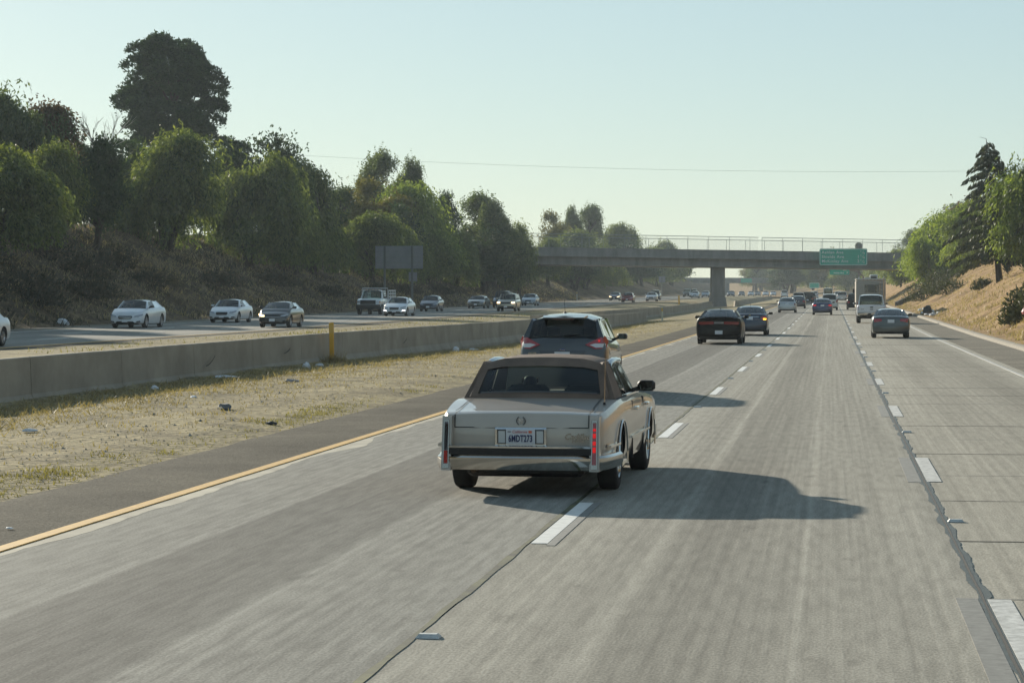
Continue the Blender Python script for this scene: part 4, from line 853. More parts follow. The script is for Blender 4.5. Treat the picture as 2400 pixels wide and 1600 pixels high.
# --- other traffic going away
GA = 'traffic driving away from the camera'; GB = 'oncoming traffic on the far carriageway'
BMW = dict(SEDAN, L=4.58, W=1.80, H=1.39, C1=1.42, C0=.62, zt=1.0, zd=1.03, two=1)
K = car('sedan_car', 'grey-green two-door sedan with red taillights beside the right edge line', 'car', P_grgr, 2.79, 115.2, True, BMW, rear=[('taillight', REDL, [(.46, .80), (.90, .74), (.95, .84), (.92, .92), (.48, .91)]), VAL, seam(.58)], plate_z=.80, seats=True, front=fsedan(), group=GA)
PK = dict(PICKUP)
K = car('pickup_truck', 'white pickup truck with dark tailgate badge behind the motorhome', 'pickup', P_white, 2.70, 163.9, True, PK, rear=[('taillight', REDL, rect(.86, .97, .86, 1.14)), ('rear_bumper', CHR2, rect(-.92, .92, .56, .70), .07), ('under_bumper', BLK, rect(-.8, .8, .42, .56), .0), ('tailgate_handle', BLK, rect(-.1, .1, 1.03, 1.11)), ('badge', BLK, rect(-.1, .1, .90, .95)), ('badge', M('badge_chrome_dim', (.3, .3, .3), .3, .5), rect(-.72, -.5, .92, .96)), seam(.76, .85)], plate_z=.60, group=GA, rim=STEELRIM, front=fsuv())
MB().lathe([(.0, .001), (.0, .05), (.02, .055)], 10).build('hitch_ball', CHR2, K.root)
h_ = [c for c in K.root.children if c.name.startswith('hitch_ball')][0]; h_.location = (.05, -3.02, .5)
car('sedan_car', 'silver sedan with a pale trunk leading the left lane behind a plum sedan', 'car', P_silver, -4.11, 231.6, True, dict(SEDAN, W=1.80, L=4.7, H=1.47), rear=[('taillight', M('dim_red_lens', (.2, .05, .05), .2, coat=1), [(.72, .74), (.93, .70), (.95, .92), (.76, .92)]), VAL], plate_z=.83, group=GA, front=fsedan())
car('sedan_car', 'plum-coloured sedan just ahead of the silver sedan', 'car', P_maroon, -3.75, 280.7, True, dict(SEDAN, W=1.82, H=1.47), rear=TAILS, plate_z=.8, group=GA, front=fsedan())
car('suv_car', 'white-roofed SUV ahead of the plum sedan', 'SUV', P_cream, -4.35, 335, True, dict(SUV, H=1.75), rear=TAILS, group=GA, front=fsuv())
car('suv_car', 'tall black SUV drifting toward the middle lane ahead of the plum sedan', 'SUV', P_black, -3.3, 350, True, dict(SUV, H=1.82, W=1.95), rear=TAILS, group=GA, front=fsuv())
car('suv_car', 'olive grey SUV beyond the black SUV', 'SUV', P_olive, -3.2, 387, True, dict(SUV, H=1.72), rear=TAILS, group=GA, front=fsuv())
car('sedan_car', 'small white car beyond the olive SUV', 'car', P_white, -3.6, 540, True, dict(SUV, H=1.6), rear=TAILS, group=GA, front=fsedan())
car('suv_car', 'lone white vehicle far off past the end of the barrier', 'SUV', P_white, -11.5, 610, True, dict(SUV, H=1.8), rear=TAILS, group=GA, front=fsuv())
car('sedan_car', 'white car far ahead beside the olive SUV', 'car', P_white, -6.3, 480, True, SEDAN, rear=TAILS, group=GA, front=fsedan())
car('sedan_car', 'deep blue sedan with bright red brake lights in the middle lane', 'car', P_blue, -.72, 213.4, True, dict(SEDAN, L=4.6, W=1.80, H=1.45), rear=[('taillight', REDLIT, [(.58, .80), (.92, .78), (.95, .86), (.62, .90)]), VAL, seam(.62)], plate_z=.82, group=GA, front=fsedan(), seats=True)
car('suv_car', 'cream SUV with dark rear window just ahead of the blue sedan', 'SUV', P_cream, -.12, 259.1, True, dict(SUV, H=1.72, W=1.82), rear=[('taillight', REDL, [(.74, .86), (.96, .84), (.96, 1.08), (.82, 1.1)]), VAL], plate_z=.85, group=GA, front=fsuv())
car('van', 'tall white van in the middle lane beyond the cream SUV', 'van', P_white, -.5, 470, True, dict(VAN, H=2.35, W=2.05), rear=[('taillight', REDL, rect(.9, .98, .8, 1.15)), ('rear_bumper', BLK, rect(-.9, .9, .4, .55), .04)], group=GA, front=fsuv())
car('suv_car', 'silver SUV ahead in the right-hand lanes beside the white van', 'SUV', P_silver, 1.95, 424.6, True, dict(SUV, H=1.72), rear=[('taillight', REDL, rect(.8, .97, .85, 1.05)), VAL], group=GA, front=fsuv())
car('sedan_car', 'white car partly hidden beyond the silver SUV', 'car', P_white, 1.6, 510, True, dict(SUV, H=1.65), rear=TAILS, group=GA, front=fsedan())
car('suv_car', 'black SUV half hidden beyond the motorhome', 'SUV', P_black, 2.62, 264.6, True, dict(SUV, H=1.80, W=1.9), rear=TAILS, group=GA, front=fsuv())

# --- motorhome
def motorhome():
    Y = 206; rt = empty('motorhome', (3.35, Y, zr(Y))); tag(rt, 'tan motorhome with a roof air conditioner and rear ladder ahead of the white pickup', 'motorhome', GA)
    TAN = M('rv_gelcoat', (.43, .375, .305), .4, ns=.8, na=.06); GREY = M('rv_grey', (.30, .285, .255), .45); ROOF = M('rv_roof', (.56, .52, .45), .5)
    MB().box(-1.24, 1.24, -.0, 9.2, .62, 3.02, bev=.10).build('body', TAN, rt, 30)
    MB().box(-1.26, 1.26, .04, 9.0, 3.0, 3.14, bev=.06).build('roof_cap', ROOF, rt, 30)
    MB().box(-1.13, 1.13, -.03, .02, 1.25, 2.88, bev=.012).build('rear_panel', GREY, rt)
    wn_ = MB().box(-.52, .62, -.06, -.02, 1.95, 2.62, bev=.012).build('rear_window', M('rv_glass', (.02, .023, .025), .08, coat=1), rt)
    MB().box(-.24, .36, -.066, -.058, 2.0, 2.57).build('window_pane', M('rv_pane', (.06, .065, .065), .1), wn_)
    MB().box(-1.1, 1.1, -.10, .02, .45, .66, bev=.03).build('rear_bumper', GREY, rt)
    for s in (-1, 1):
        MB().box(s*1.08-.07, s*1.08+.07, -.05, .0, .95, 1.15, bev=.01).build('taillight', REDL, rt)
        for yv in (2.3, 7.4):
            for q in ((0, .3) if yv < 3 else (0,)):
                MB().lathe([(-.12, .25), (-.12, .38), (.12, .38), (.12, .25), (-.12, .25)], 18).build('wheel', RUB, rt); wv = [c for c in rt.children if c.name.startswith('wheel')][-1]; wv.location = (s*(1.06-q), yv, .39)
    ac = MB().box(-.08, .58, .4, 1.1, 3.13, 3.48, bev=.05).build('air_conditioner', M('rv_ac_white', (.78, .78, .75), .5), rt)
    MB().box(.0, .5, .385, .402, 3.17, 3.26).box(.0, .5, .385, .402, 3.29, 3.37).build('vent', BLK, ac)
    MB().box(-.55, -.1, .5, 1.0, 3.13, 3.26, bev=.03).build('roof_vent', ROOF, rt); MB().box(-1.05, -.95, .2, .3, 3.12, 3.27, bev=.02).build('roof_vent', CLEARL, rt)
    for x in (.75, 1.05): MB().tube([(x, .6, 3.1), (x, .1, 3.32), (x, -.12, 3.22), (x, -.13, 1.1)], .022, 6).build('ladder_rail', CHR2, rt)
    for q in np.arange(1.3, 3.1, .3): MB().tube([(.75, -.13, q), (1.05, -.13, q)], .018, 6).build('ladder_rung', CHR2, rt)
    for x in (-.6, -.3, 0, .3, .6): MB().box(x-.05, x+.05, -.02, .06, 3.035, 3.07).build('marker_lamp', M('amber_dim', (.35, .12, .03), .3), rt)
    MB().box(-1.45, -1.26, 8.2, 8.4, 1.9, 2.3, bev=.03).build('side_mirror', BLK, rt)
motorhome()

# --- oncoming traffic
oz = lambda Y: zr(Y)+.2
def onc(name, label, cat, pm, X, Y, spec, **kw): return car(name, label, cat, pm, X, Y, False, spec, z=oz(Y), group=GB, **kw)
TAU = dict(SEDAN, L=5.15, W=1.93, H=1.54, zc=1.05, zd=1.12, zt=1.10, zn=.84, r=.36, fo=1.0, ro=1.15, mirror=BLK)
K = onc('sedan_car', 'large white sedan with a barred grille and black mirrors leading the far lane', 'car', P_white, -37.74, 127.6, TAU, front=fsedan(None, 'oval'), rear=TAILS, fplate_z=.40)
for q in (.53, .58, .63): K.patch('grille_bar', 'f', rect(-.34, .34, q, q+.018), CHR2, .022)
K = onc('sedan_car', 'white sedan with an oval dark grille ahead of the brown sedan', 'car', P_white, -37.5, 147.5, dict(SEDAN, L=4.87, W=1.85, H=1.48), front=fsedan(None, 'oval'), rear=TAILS, fplate_z=.40)
K = onc('sedan_car', 'dark brown compact sedan with one headlight lit in the near oncoming lane', 'car', P_brown, -30.2, 130.0, dict(SEDAN, L=4.55, W=1.76, H=1.44, A0=.95, A1=1.85, zc=1.0, mirror=BLK), front=fsedan('right', 'bar'), rear=TAILS, fplate_z=.42)
K.patch('grille_chrome', 'f', [(-.46, .575), (.46, .575), (.42, .60), (-.42, .60)], CHR2, .025)
K = onc('sedan_car', 'pearl white sedan with bright daytime lamps beside the stake truck', 'car', P_white, -33.06, 182.9, dict(SEDAN, L=4.92, W=1.86, H=1.48), front=fsedan(None, 'wide', True), rear=TAILS, fplate_z=.38)
K = onc('sedan_car', 'dark navy sedan alone behind the pearl white sedan', 'car', P_navy, -36.74, 220.5, dict(SEDAN, L=4.62, W=1.76, H=1.49, mirror=BLK), front=fsedan(None, 'wide'), rear=TAILS)
onc('sedan_car', 'low dark old sedan beneath the bank near the overpass', 'car', P_olive, -37.2, 253.7, dict(SEDAN, L=5.0, W=1.9, H=1.38, zc=.92, zd=.98, zt=.97, box=.5, bow_f=.1), front=fsedan(None, 'box'), rear=TAILS)
K = onc('suv_car', 'gold SUV with both headlights lit in front of the dark SUV', 'SUV', P_gold, -29.62, 221.2, dict(SUV, H=1.68, W=1.83), front=fsuv('both'), rear=TAILS)
onc('suv_car', 'dark SUV with a lit headlight hiding behind the gold SUV', 'SUV', P_navy, -35.3, 259.5, dict(SUV, H=1.85, W=1.95), front=fsuv('left'), rear=TAILS)
onc('sedan_car', 'silver-blue sedan trailing behind the gold SUV', 'car', P_bluegrey, -36.3, 291.3, dict(SEDAN, L=4.7, H=1.48), front=fsedan(None, 'oval'), rear=TAILS)
onc('sedan_car', 'dark green sedan with both headlights lit beside the red car', 'car', P_navy, -36.0, 405.4, SEDAN, front=fsedan('both', 'box'), rear=TAILS)
onc('sedan_car', 'bright red car coming under the overpass', 'car', P_red, -30.3, 362.8, dict(SEDAN, H=1.5), front=fsedan(None, 'bar'), rear=TAILS)
onc('sedan_car', 'white sedan with a dark grille coming under the overpass', 'car', P_white, -28.9, 392.7, dict(SEDAN, H=1.46), front=fsedan(None, 'wide'), rear=TAILS)
onc('suv_car', 'dark SUV just behind the white sedan under the overpass', 'SUV', P_navy, -31.0, 430, dict(SUV, H=1.8), front=fsuv(), rear=TAILS)
onc('pickup_truck', 'far dark pickup at the foot of the left trees beyond the overpass', 'pickup', P_dkgrey, -33.4, 568, PICKUP, front=fsuv(), rear=TAILS)
onc('sedan_car', 'far silver sedan in front of the white SUV beyond the overpass', 'car', P_silver, -28.9, 520, SEDAN, front=fsedan(), rear=TAILS)
onc('suv_car', 'far white SUV behind the silver sedan beyond the overpass', 'SUV', P_white, -31.5, 560, dict(SUV, H=1.95), front=fsuv(), rear=TAILS)
onc('sedan_car', 'far blue-grey sedan left of the overpass pier', 'car', P_bluegrey, -28.5, 556, SEDAN, front=fsedan(), rear=TAILS)
onc('sedan_car', 'far dark car with lit headlights next to the overpass pier', 'car', P_dkgrey, -32.0, 660, SEDAN, front=fsedan('both'), rear=TAILS)
onc('sedan_car', 'far dark car emerging right of the overpass pier', 'car', P_navy, -24.5, 600, SEDAN, front=fsedan(), rear=TAILS)
for i, (X, Y, pm) in enumerate(((-25.5, 700, P_dkgrey), (-23.0, 705, P_white), (-21.5, 720, P_dkgrey), (-19.0, 715, P_white), (-17.0, 725, P_white))):
    onc('sedan_car', 'tiny white car in the hazy far queue beyond the overpass' if pm is P_white else 'tiny dark car in the hazy far queue beyond the overpass', 'car', pm, X, Y, SEDAN, front=fsedan(), rear=TAILS, mirrors=False)
K = onc('sedan_car', 'white car with a red flank cut off at the picture edge on the far road', 'car', P_white, -30.3, 80.9, dict(SEDAN, L=4.7, H=1.5), front=fsedan(), rear=TAILS)
# --- stake-bed truck
K = onc('stake_truck', 'white truck with black grille guard and a stake rack behind its cab', 'truck', P_white, -37.05, 193.1, dict(PICKUP, L=6.6, H=2.02, zb=.55, C0=3.0, C1=3.05, zn=1.22, zc=1.32, zd=1.3, zt=1.2, W=2.05, r=.41, mirror=BLK), front=[('grille', BLK, rect(-.62, .62, .85, 1.18), .03), ('headlight', HEADL, rect(.66, .9, .96, 1.12)), ('front_bumper', BLK, rect(-.98, .98, .45, .82), .10), ('turn_lamp', M('amber_dim2', (.4, .16, .04), .3), rect(.9, .97, .98, 1.1))], rear=TAILS, fplate_z=None)
tr = K.root; WP = M('rack_white_paint', (.5, .51, .51), .5)
b = MB(); b.tube([(-1.06, .25, 1.2), (-1.06, .25, 2.14), (1.06, .25, 2.14), (1.06, .25, 1.2)], .035, 6); b.build('headache_rack', WP, tr)
for yv in (-3.2, -2.2, -1.2, -.2):
    for s in (-1, 1): MB().box(s*1.06-.03, s*1.06+.03, yv-.04, yv+.04, 1.1, 2.02).build('stake', WP, tr)
for s in (-1, 1):
    for q in (1.45, 1.7, 1.95): MB().box(s*1.06-.045, s*1.06-.03, -3.3, -.1, q-.06, q+.06).build('stake_rail', WP, tr)
for x in (-.5, -.25, 0, .25, .5): MB().box(x-.05, x+.05, 1.05, 1.13, 2.0, 2.05, bev=.01).build('roof_lamp', M('amber_dim2', (.4, .16, .04), .3), tr)

# ---------------------------------------------------------------- vegetation
BARK = M('bark', (.055, .042, .032), .95, ns=4, na=.35, bump=.5, bs=12)
LF = dict(pepper=leaf_mat('pepper_leaves', (.038, .068, .020), (.195, .225, .070), .50), bright=leaf_mat('bright_pepper_leaves', (.065, .110, .022), (.27, .33, .075), .5), dark=leaf_mat('dark_leaves', (.020, .042, .018), (.066, .100, .036), .30),
          euc=leaf_mat('grey_green_leaves', (.040, .066, .028), (.140, .175, .066), .48), yellow=leaf_mat('yellowing_leaves', (.075, .080, .022), (.190, .165, .045), .42),
          red=leaf_mat('bronze_leaves', (.070, .052, .030), (.150, .095, .052), .32), pine=leaf_mat('pine_needles', (.014, .034, .014), (.050, .085, .028), .24), cedar=leaf_mat('cedar_needles', (.028, .042, .024), (.080, .095, .050), .22),
          shrub=leaf_mat('shrub_leaves', (.028, .038, .018), (.085, .090, .040), .25), straw=leaf_mat('dry_straw', (.20, .155, .085), (.44, .355, .205), .3), weed=leaf_mat('dry_weed', (.18, .155, .065), (.33, .29, .12), .3), brush=leaf_mat('dark_brush', (.022, .024, .016), (.070, .062, .036), .15))
def unit(v): return v/np.maximum(1e-9, np.linalg.norm(v, axis=1, keepdims=True))
def cards(c, d, ln, wd):
    n = len(c); s = unit(np.cross(d, rng.normal(size=(n, 3)))); ln = np.broadcast_to(np.asarray(ln, float).reshape(-1, 1), (n, 1)); wd = np.broadcast_to(np.asarray(wd, float).reshape(-1, 1), (n, 1))
    V = np.stack([c-d*ln/2, c+s*wd/2, c+d*ln/2, c-s*wd/2], 1).reshape(-1, 3); return V, np.arange(4*n).reshape(n, 4)
def sphere(n): v = unit(rng.normal(size=(n, 3))); return v
def lobes_for(kind, h, r, seed):
    g = np.random.default_rng(seed); L = []
    if kind == 'pine':
        for i in range(78):
            v = unit(g.normal(size=(1, 3)))[0]; k = g.uniform(.66, .86); s = r*g.uniform(.17, .27); zz = h*.66+v[2]*h*.30*k
            wd_ = (1.0 if v[2] > -.2 else .86); L.append((v[0]*r*.92*k*wd_, v[1]*r*.92*k*wd_, zz, s, s*g.uniform(.8, 1.)))
        for i in range(16): v = unit(g.normal(size=(1, 3)))[0]; L.append((v[0]*r*.45, v[1]*r*.45, h*.66+v[2]*h*.17, r*.28, r*.26))
        for (lx, lz, s) in ((-.95, .40, .22), (-.8, .46, .24), (-.75, .35, .2), (-1.0, .46, .16), (.78, .37, .14), (.7, .42, .18)): L.append((lx*r, 0, lz*h, s*r, s*r*.8))
        return L
    n = {'pepper': 20, 'dark': 20, 'euc': 20, 'yellow': 14, 'red': 15}[kind]
    lo = {'pepper': .20 if seed % 2 else .33, 'dark': .24, 'euc': .30, 'yellow': .3, 'red': .3}[kind]
    ox, oy = g.normal(0, .12*r, 2)
    for i in range(n):
        t = (i+g.uniform(.0, 1.))/n; a = i*2.4+g.uniform(-.9, .9); z = h*lerp(lo, .88, t)+g.normal(0, .03*h); env = math.sqrt(max(.06, 1-((t-.22)/.82)**2)); rad = r*.72*env*g.uniform(.35, 1.15)
        s = r*g.uniform(.20, .48)*(.72 if kind == 'euc' else 1.); L.append((rad*math.cos(a)+ox*t, rad*math.sin(a)+oy*t, z, s, s*g.uniform(.65, 1.1)))
    for i in range(5): a = g.uniform(0, 6.28); q = g.uniform(0, .42)*r; s = r*g.uniform(.11, .24); L.append((q*math.cos(a)+ox, q*math.sin(a)+oy, h*g.uniform(.84, 1.0)-s*.6, s, s*.9))
    for i in range(4 if kind in ('pepper', 'dark') else 1): a = g.uniform(0, 6.28); q = g.uniform(.55, 1.0)*r; s = r*g.uniform(.16, .30); L.append((q*math.cos(a), q*math.sin(a), h*g.uniform(.16, .34), s, s*1.2))
    L.append((ox*.6, oy*.6, h*.56, r*.50, h*.22))
    return L
def crown(kind, h, r, seed, N):
    L = np.array(lobes_for(kind, h, r, seed)); A = L[:, 3]**1.6; pick = rng.choice(len(L), N, p=A/A.sum()); lb = L[pick]
    u = sphere(N); u[:, 2] = np.where(rng.random(N) < .75, np.abs(u[:, 2]), u[:, 2]); rr = rng.uniform(.55, 1.04, (N, 1))**.7
    st = lb[:, :3]+u*rr*np.stack([lb[:, 3], lb[:, 3], lb[:, 4]], 1)
    nc = {'pepper': 150, 'dark': 190, 'euc': 130, 'yellow': 90, 'red': 100, 'pine': 1}[kind]; cid = rng.integers(0, nc, N)
    if kind != 'pine': st = st[cid]*.78+st*.22+rng.normal(0, .30, (N, 3))*np.where(rng.random((N, 1)) < .10, 1.7, 1.); u = unit(u[cid]*.75+u*.5)
    ph = rng.uniform(0, 6, 3); gq = np.sin(st[:, 0]*1.35+ph[0])+np.sin(st[:, 1]*1.2+ph[1]+st[:, 2]*.7)+np.sin(st[:, 2]*1.5+ph[2]-st[:, 0]*.6); keep = gq < (1.0 if kind != 'pine' else 1.75); st, u = st[keep], u[keep]; N = len(st)
    Vs, Fs = [], []; off = 0
    if kind in ('pepper', 'euc', 'yellow', 'red'):
        Kc = 8 if kind == 'pepper' else 5; ln = rng.uniform(.5, 1., (N, 1))*(h*.29 if kind == 'pepper' else h*.095); out = u*np.array([1, 1, .2])
        for k in range(Kc):
            t = k/Kc; c = st+out*ln*.35*math.sin(t*2.2)-np.array([0, 0, 1.])*ln*t**1.25+rng.normal(0, .07, (N, 3)); c[:, 2] = np.maximum(c[:, 2], h*.015+.12)
            d = unit(np.array([0, 0, -1.])*(.5+1.1*t if kind == 'pepper' else .45)+out*.5+rng.normal(0, .38 if kind == 'pepper' else .6, (N, 3)))
            V, F = cards(c, d, rng.uniform(.26, .52, N) if kind == 'pepper' else rng.uniform(.2, .38, N), rng.uniform(.07, .15, N) if kind == 'pepper' else rng.uniform(.10, .18, N))
            Vs.append(V); Fs.append(F+off); off += len(V)
    else:
        for k in range(3):
            c = st+rng.normal(0, .10, (N, 3)); d = unit(u*.7+np.array([0, 0, .5])+rng.normal(0, .6, (N, 3))); V, F = cards(c, d, rng.uniform(.22, .42, N), rng.uniform(.10, .19, N)); Vs.append(V); Fs.append(F+off); off += len(V)
    return npmesh('crown', np.concatenate(Vs), np.concatenate(Fs)), L
def trunk_mb(h, r, L, lean=0., multi=1, top=.75, rad=None):
    b = MB(); rad = rad or max(.14, h*.022)
    for m in range(multi):
        a = m*2.2; ex = (multi > 1)*r*.35
        p = [(0, 0, -.6), (ex*.3*math.cos(a)+lean*.2, ex*.3*math.sin(a), h*.16), (ex*.8*math.cos(a)+lean*.5, ex*.8*math.sin(a), h*.38), (ex*math.cos(a)+lean*.8, ex*math.sin(a), h*.58), (lean, 0, h*top)]
        b.tube(p, [rad*1.25, rad, rad*.75, rad*.5, rad*.18], 7)
    idx = sorted(range(len(L)), key=lambda i: -L[i][3])[:12]
    for i in idx:
        l = L[i]; z0 = max(h*.22, l[2]-.55*math.hypot(l[0], l[1])-h*.08); b.tube([(l[0]*.05, l[1]*.05, z0), (l[0]*.5, l[1]*.5, lerp(z0, l[2], .6)), (l[0], l[1], l[2])], [rad*.5, rad*.3, rad*.08], 5, caps=False)
    return b
PROTO = {}
def tree(name, label, kind, x, y, h, r, group, variant=0, zoff=0., rz=None, N=None, mat=None, multi=1):
    bx = bankL(x, y) if x < -20 else (bankR(x, y) if x > 7 else 0)
    rt = empty(name, (x, y, bx+zr(y)+zoff-.1), random.uniform(0, 6.28) if rz is None else rz); tag(rt, label, 'tree', group)
    key = (kind, variant)
    if key not in PROTO:
        hh, r0 = {'pepper': (10., 4.), 'dark': (10., 3.4), 'euc': (14., 3.8), 'yellow': (10., 3.), 'red': (10., 3.), 'pine': (24.8, 6.4)}[kind]
        n = N or {'pepper': 4600, 'dark': 8000, 'euc': 4600, 'yellow': 3400, 'red': 3600, 'pine': 34000}[kind]
        me, L = crown(kind, hh, r0, 100+variant*7+len(kind), n); me.materials.append(LF[kind])
        tm = trunk_mb(hh, r0, L, multi=3 if kind == 'pepper' and variant % 2 else (1 if kind != 'dark' else 2), rad=.34 if kind == 'pine' else None).mesh('trunk', 60); tm.materials.append(BARK); PROTO[key] = (me, tm, hh, r0)
    me, tm, hh, r0 = PROTO[key]; r *= 1.2 if kind != 'pine' else 1.0; qx = random.uniform(.86, 1.16); sc = (r/r0*qx, r/r0/qx, h/hh); rt.rotation_euler = (random.uniform(-.07, .07), random.uniform(-.07, .07), rt.rotation_euler[2])
    for nm, m in (('crown', me), ('trunk', tm)):
        o = link(nm, m, rt); o.scale = sc
        if mat and nm == 'crown': o.material_slots[0].link = 'OBJECT'; o.material_slots[0].material = LF[mat]
    return rt
GT = 'trees along the left bank'; GF = 'trees beyond the overpass on the left bank'; GR = 'trees on the right bank'
T = tree
T('pepper_tree', 'tall pale green tree at the crest behind the bronze-leaved tree', 'pepper', -64, 184, 10.6, 4.1, GT, 0, mat='euc')
T('bronze_tree', 'bronze-leaved tree beside the bare dead tree on the left crest', 'red', -61, 186, 10.4, 2.7, GT, 0)
T('pepper_tree', 'dark green pepper tree low on the bank under the bronze-leaved tree', 'pepper', -53.5, 150, 7.2, 3.9, GT, 1)
T('pepper_tree', 'dark green pepper tree low on the bank at the picture edge', 'pepper', -53.5, 137, 7.6, 3.4, GT, 4)
T('slender_tree', 'slender dark tree with a bare straight trunk below the dead tree', 'dark', -55, 177, 8.6, 2.2, GT, 0)
T('stone_pine', 'huge dark stone pine towering above all the other trees', 'pine', -75.2, 268, 25.2, 7.3, None, 0)
T('pepper_tree', 'broad pepper tree standing directly before the stone pine', 'pepper', -55, 197, 10.4, 4.2, GT, 3)
T('pepper_tree', 'pepper tree with several forked trunks showing beneath its crown', 'pepper', -53, 217, 10.9, 4.3, GT, 1)
T('evergreen_tree', 'dark evergreen rising behind the forked pepper tree', 'dark', -62, 268, 12.2, 4.2, GT, 1)
T('evergreen_tree', 'dark rounded evergreen between the stone pine and the pepper trees', 'dark', -63, 250, 10.2, 3.6, GT, 0)
T('pepper_tree', 'tall pepper tree trailing to the ground left of the blank sign', 'pepper', -52, 240, 11.6, 4.3, GT, 5)
T('pepper_tree', 'shaded pepper tree hanging low behind the stake truck', 'pepper', -50, 262, 8.2, 4.0, GT, 4)
T('gum_tree', 'airy grey-green gum tree with a ragged top above the yellowing tree', 'euc', -64, 333, 15.3, 4.1, GT, 0)
T('yellowing_tree', 'yellowing tree beside the bright rounded pepper tree', 'yellow', -57, 300, 9.9, 3.6, GT, 0)
T('evergreen_tree', 'dark evergreen low behind the blank sign', 'dark', -52, 285, 8.0, 3.2, GT, 1)
T('pepper_tree', 'bright rounded pepper tree standing right behind the blank sign', 'pepper', -52.5, 308, 12.3, 5.4, GT, 3, mat='bright')
T('gum_tree', 'narrow gum tree peeking over the bright rounded pepper tree', 'euc', -58, 336, 14.8, 2.9, GT, 1)
T('evergreen_tree', 'small dark treetop in the gap right of the bright pepper tree', 'dark', -54, 342, 11.2, 2.3, GT, 0)
T('gum_tree', 'tall ragged gum tree left of the overpass', 'euc', -49.5, 350, 14.2, 4.6, GT, 0)
T('gum_tree', 'second ragged gum tree beside the overpass end', 'euc', -48, 345, 13.2, 3.6, GT, 1)
T('evergreen_tree', 'dense dark tree below the ragged gum trees', 'dark', -47, 328, 8.6, 4.3, GT, 1)
T('pepper_tree', 'pepper tree hiding the left end of the overpass', 'pepper', -45.6, 355, 11.2, 3.2, GT, 2)
for i, (k, x, y, h, r, lab) in enumerate([('yellow', -58, 510, 12.3, 3.0, 'yellowing tree seen above the overpass fence'), ('euc', -60, 557, 15.1, 2.6, 'thin see-through gum tree seen above the overpass fence'), ('euc', -57, 572, 16.8, 4.9, 'broad gum tree, the tallest seen above the overpass fence'), ('pepper', -52, 487, 10.5, 4.8, None), ('pepper', -54, 608, 14.4, 5.4, None), ('pepper', -52, 651, 14.0, 5.2, None), ('dark', -49, 580, 10.2, 5.0, None), ('pepper', -53, 745, 13.4, 6.2, None), ('dark', -49.5, 640, 9.6, 5.2, None), ('pepper', -48.5, 518, 9.5, 5.2, None), ('dark', -48, 455, 8.8, 5.0, None), ('pepper', -48.5, 480, 8.2, 4.6, None), ('pepper', -50, 700, 11.2, 5.5, None), ('dark', -51, 780, 10.8, 6.0, None), ('pepper', -49, 420, 8.6, 4.6, None)]):
    T('leafy_tree', lab or ('dense dark tree on the shaded bank beyond the overpass' if k == 'dark' else 'weeping green tree on the shaded bank beyond the overpass'), k, x, y, h, r, GF, i % 6 if k == 'pepper' else i % 2)
for i, (k, x, y, h, r) in enumerate([('dark', -67, 150, 8.5, 4.5), ('dark', -66, 172, 8, 4.2), ('dark', -66, 205, 8, 4.4), ('dark', -67, 225, 9, 4.6), ('dark', -66, 240, 8.5, 4.4), ('dark', -67, 262, 9, 4.6), ('euc', -67, 285, 9.5, 4.6), ('dark', -67, 305, 9, 4.6), ('euc', -66, 322, 9.5, 4.4), ('dark', -60, 318, 8, 4.2), ('dark', -64, 355, 9, 4.6), ('dark', -64, 165, 7, 3.8)]):
    T('evergreen_tree', 'dense tree filling the crest behind the front row of pepper trees', k, x, y, h, r, 'dense trees along the left crest', i % 2)
for i, (x, y, h, r) in enumerate([(-54, 92, 9, 4.2), (-55, 104, 10, 4.4), (-53, 116, 9, 4.2), (-55, 126, 10, 4.4), (-62, 112, 10, 4.5), (-62, 134, 10, 4.5)]):
    T('pepper_tree', 'pepper tree on the left bank before the low dark pepper tree at the picture edge', 'pepper', x, y, h, r, 'trees at the near end of the left bank', i % 4)
for i, (x, y, h, r) in enumerate([(-51, 228, 7.6, 2.6), (-50, 274, 7, 2.8), (-49.5, 296, 6.4, 3.4), (-49, 316, 7.6, 2.8), (-56, 166, 7.2, 3.0)]):
    T('pepper_tree', 'low weeping tree in the shade of the front row on the left bank', 'pepper', x, y, h, r, 'low trees in the front row of the left bank', i % 4)
T('pepper_tree', 'drooping pepper tree at the right picture edge beside the cedar', 'pepper', 15.2, 190, 8.8, 3.1, GR, 0, mat='bright')
T('pepper_tree', 'bright green pepper tree hiding the right end of the overpass', 'pepper', 14.8, 318, 9.0, 4.4, GR, 3, mat='bright')
T('pepper_tree', 'smaller bright pepper tree below the overpass end', 'pepper', 12.6, 300, 6.8, 2.8, GR, 1, mat='bright')
T('bronze_tree', 'bronze-tinted tree behind the bright pepper tree on the right', 'red', 20.5, 345, 9.2, 4.2, GR, 1)
T('gum_tree', 'grey-green gum tree on the right crest beside the overpass', 'euc', 18.6, 372, 10.2, 3.6, GR, 0)
T('pepper_tree', 'leafy pepper tree between the cedar and the bronze-tinted tree', 'pepper', 16.8, 285, 8.6, 3.9, GR, 2, mat='bright')
T('pepper_tree', 'rounded pepper tree up the bank behind the cedar', 'pepper', 18.0, 238, 8.2, 3.6, GR, 5)
T('gum_tree', 'shaded tree filling the gap behind the cedar trunk', 'euc', 18.5, 262, 7.6, 3.6, GR, 1)
T('gum_tree', 'hazy pale tree behind the right end of the overpass', 'euc', 22, 640, 11.6, 6.2, GR, 1)
for i, (x, y, h, r) in enumerate([(12.5, 440, 7.2, 3.0), (13, 480, 7.6, 3.2), (13.5, 530, 7.8, 3.2), (14, 600, 8.4, 3.6), (14, 690, 9, 4.), (14, 780, 9.5, 4.2)]):
    T('poplar_tree', 'upright green tree in the row beneath the overpass on the right', 'pepper', x, y, h, r, 'row of trees under the overpass', i % 4)
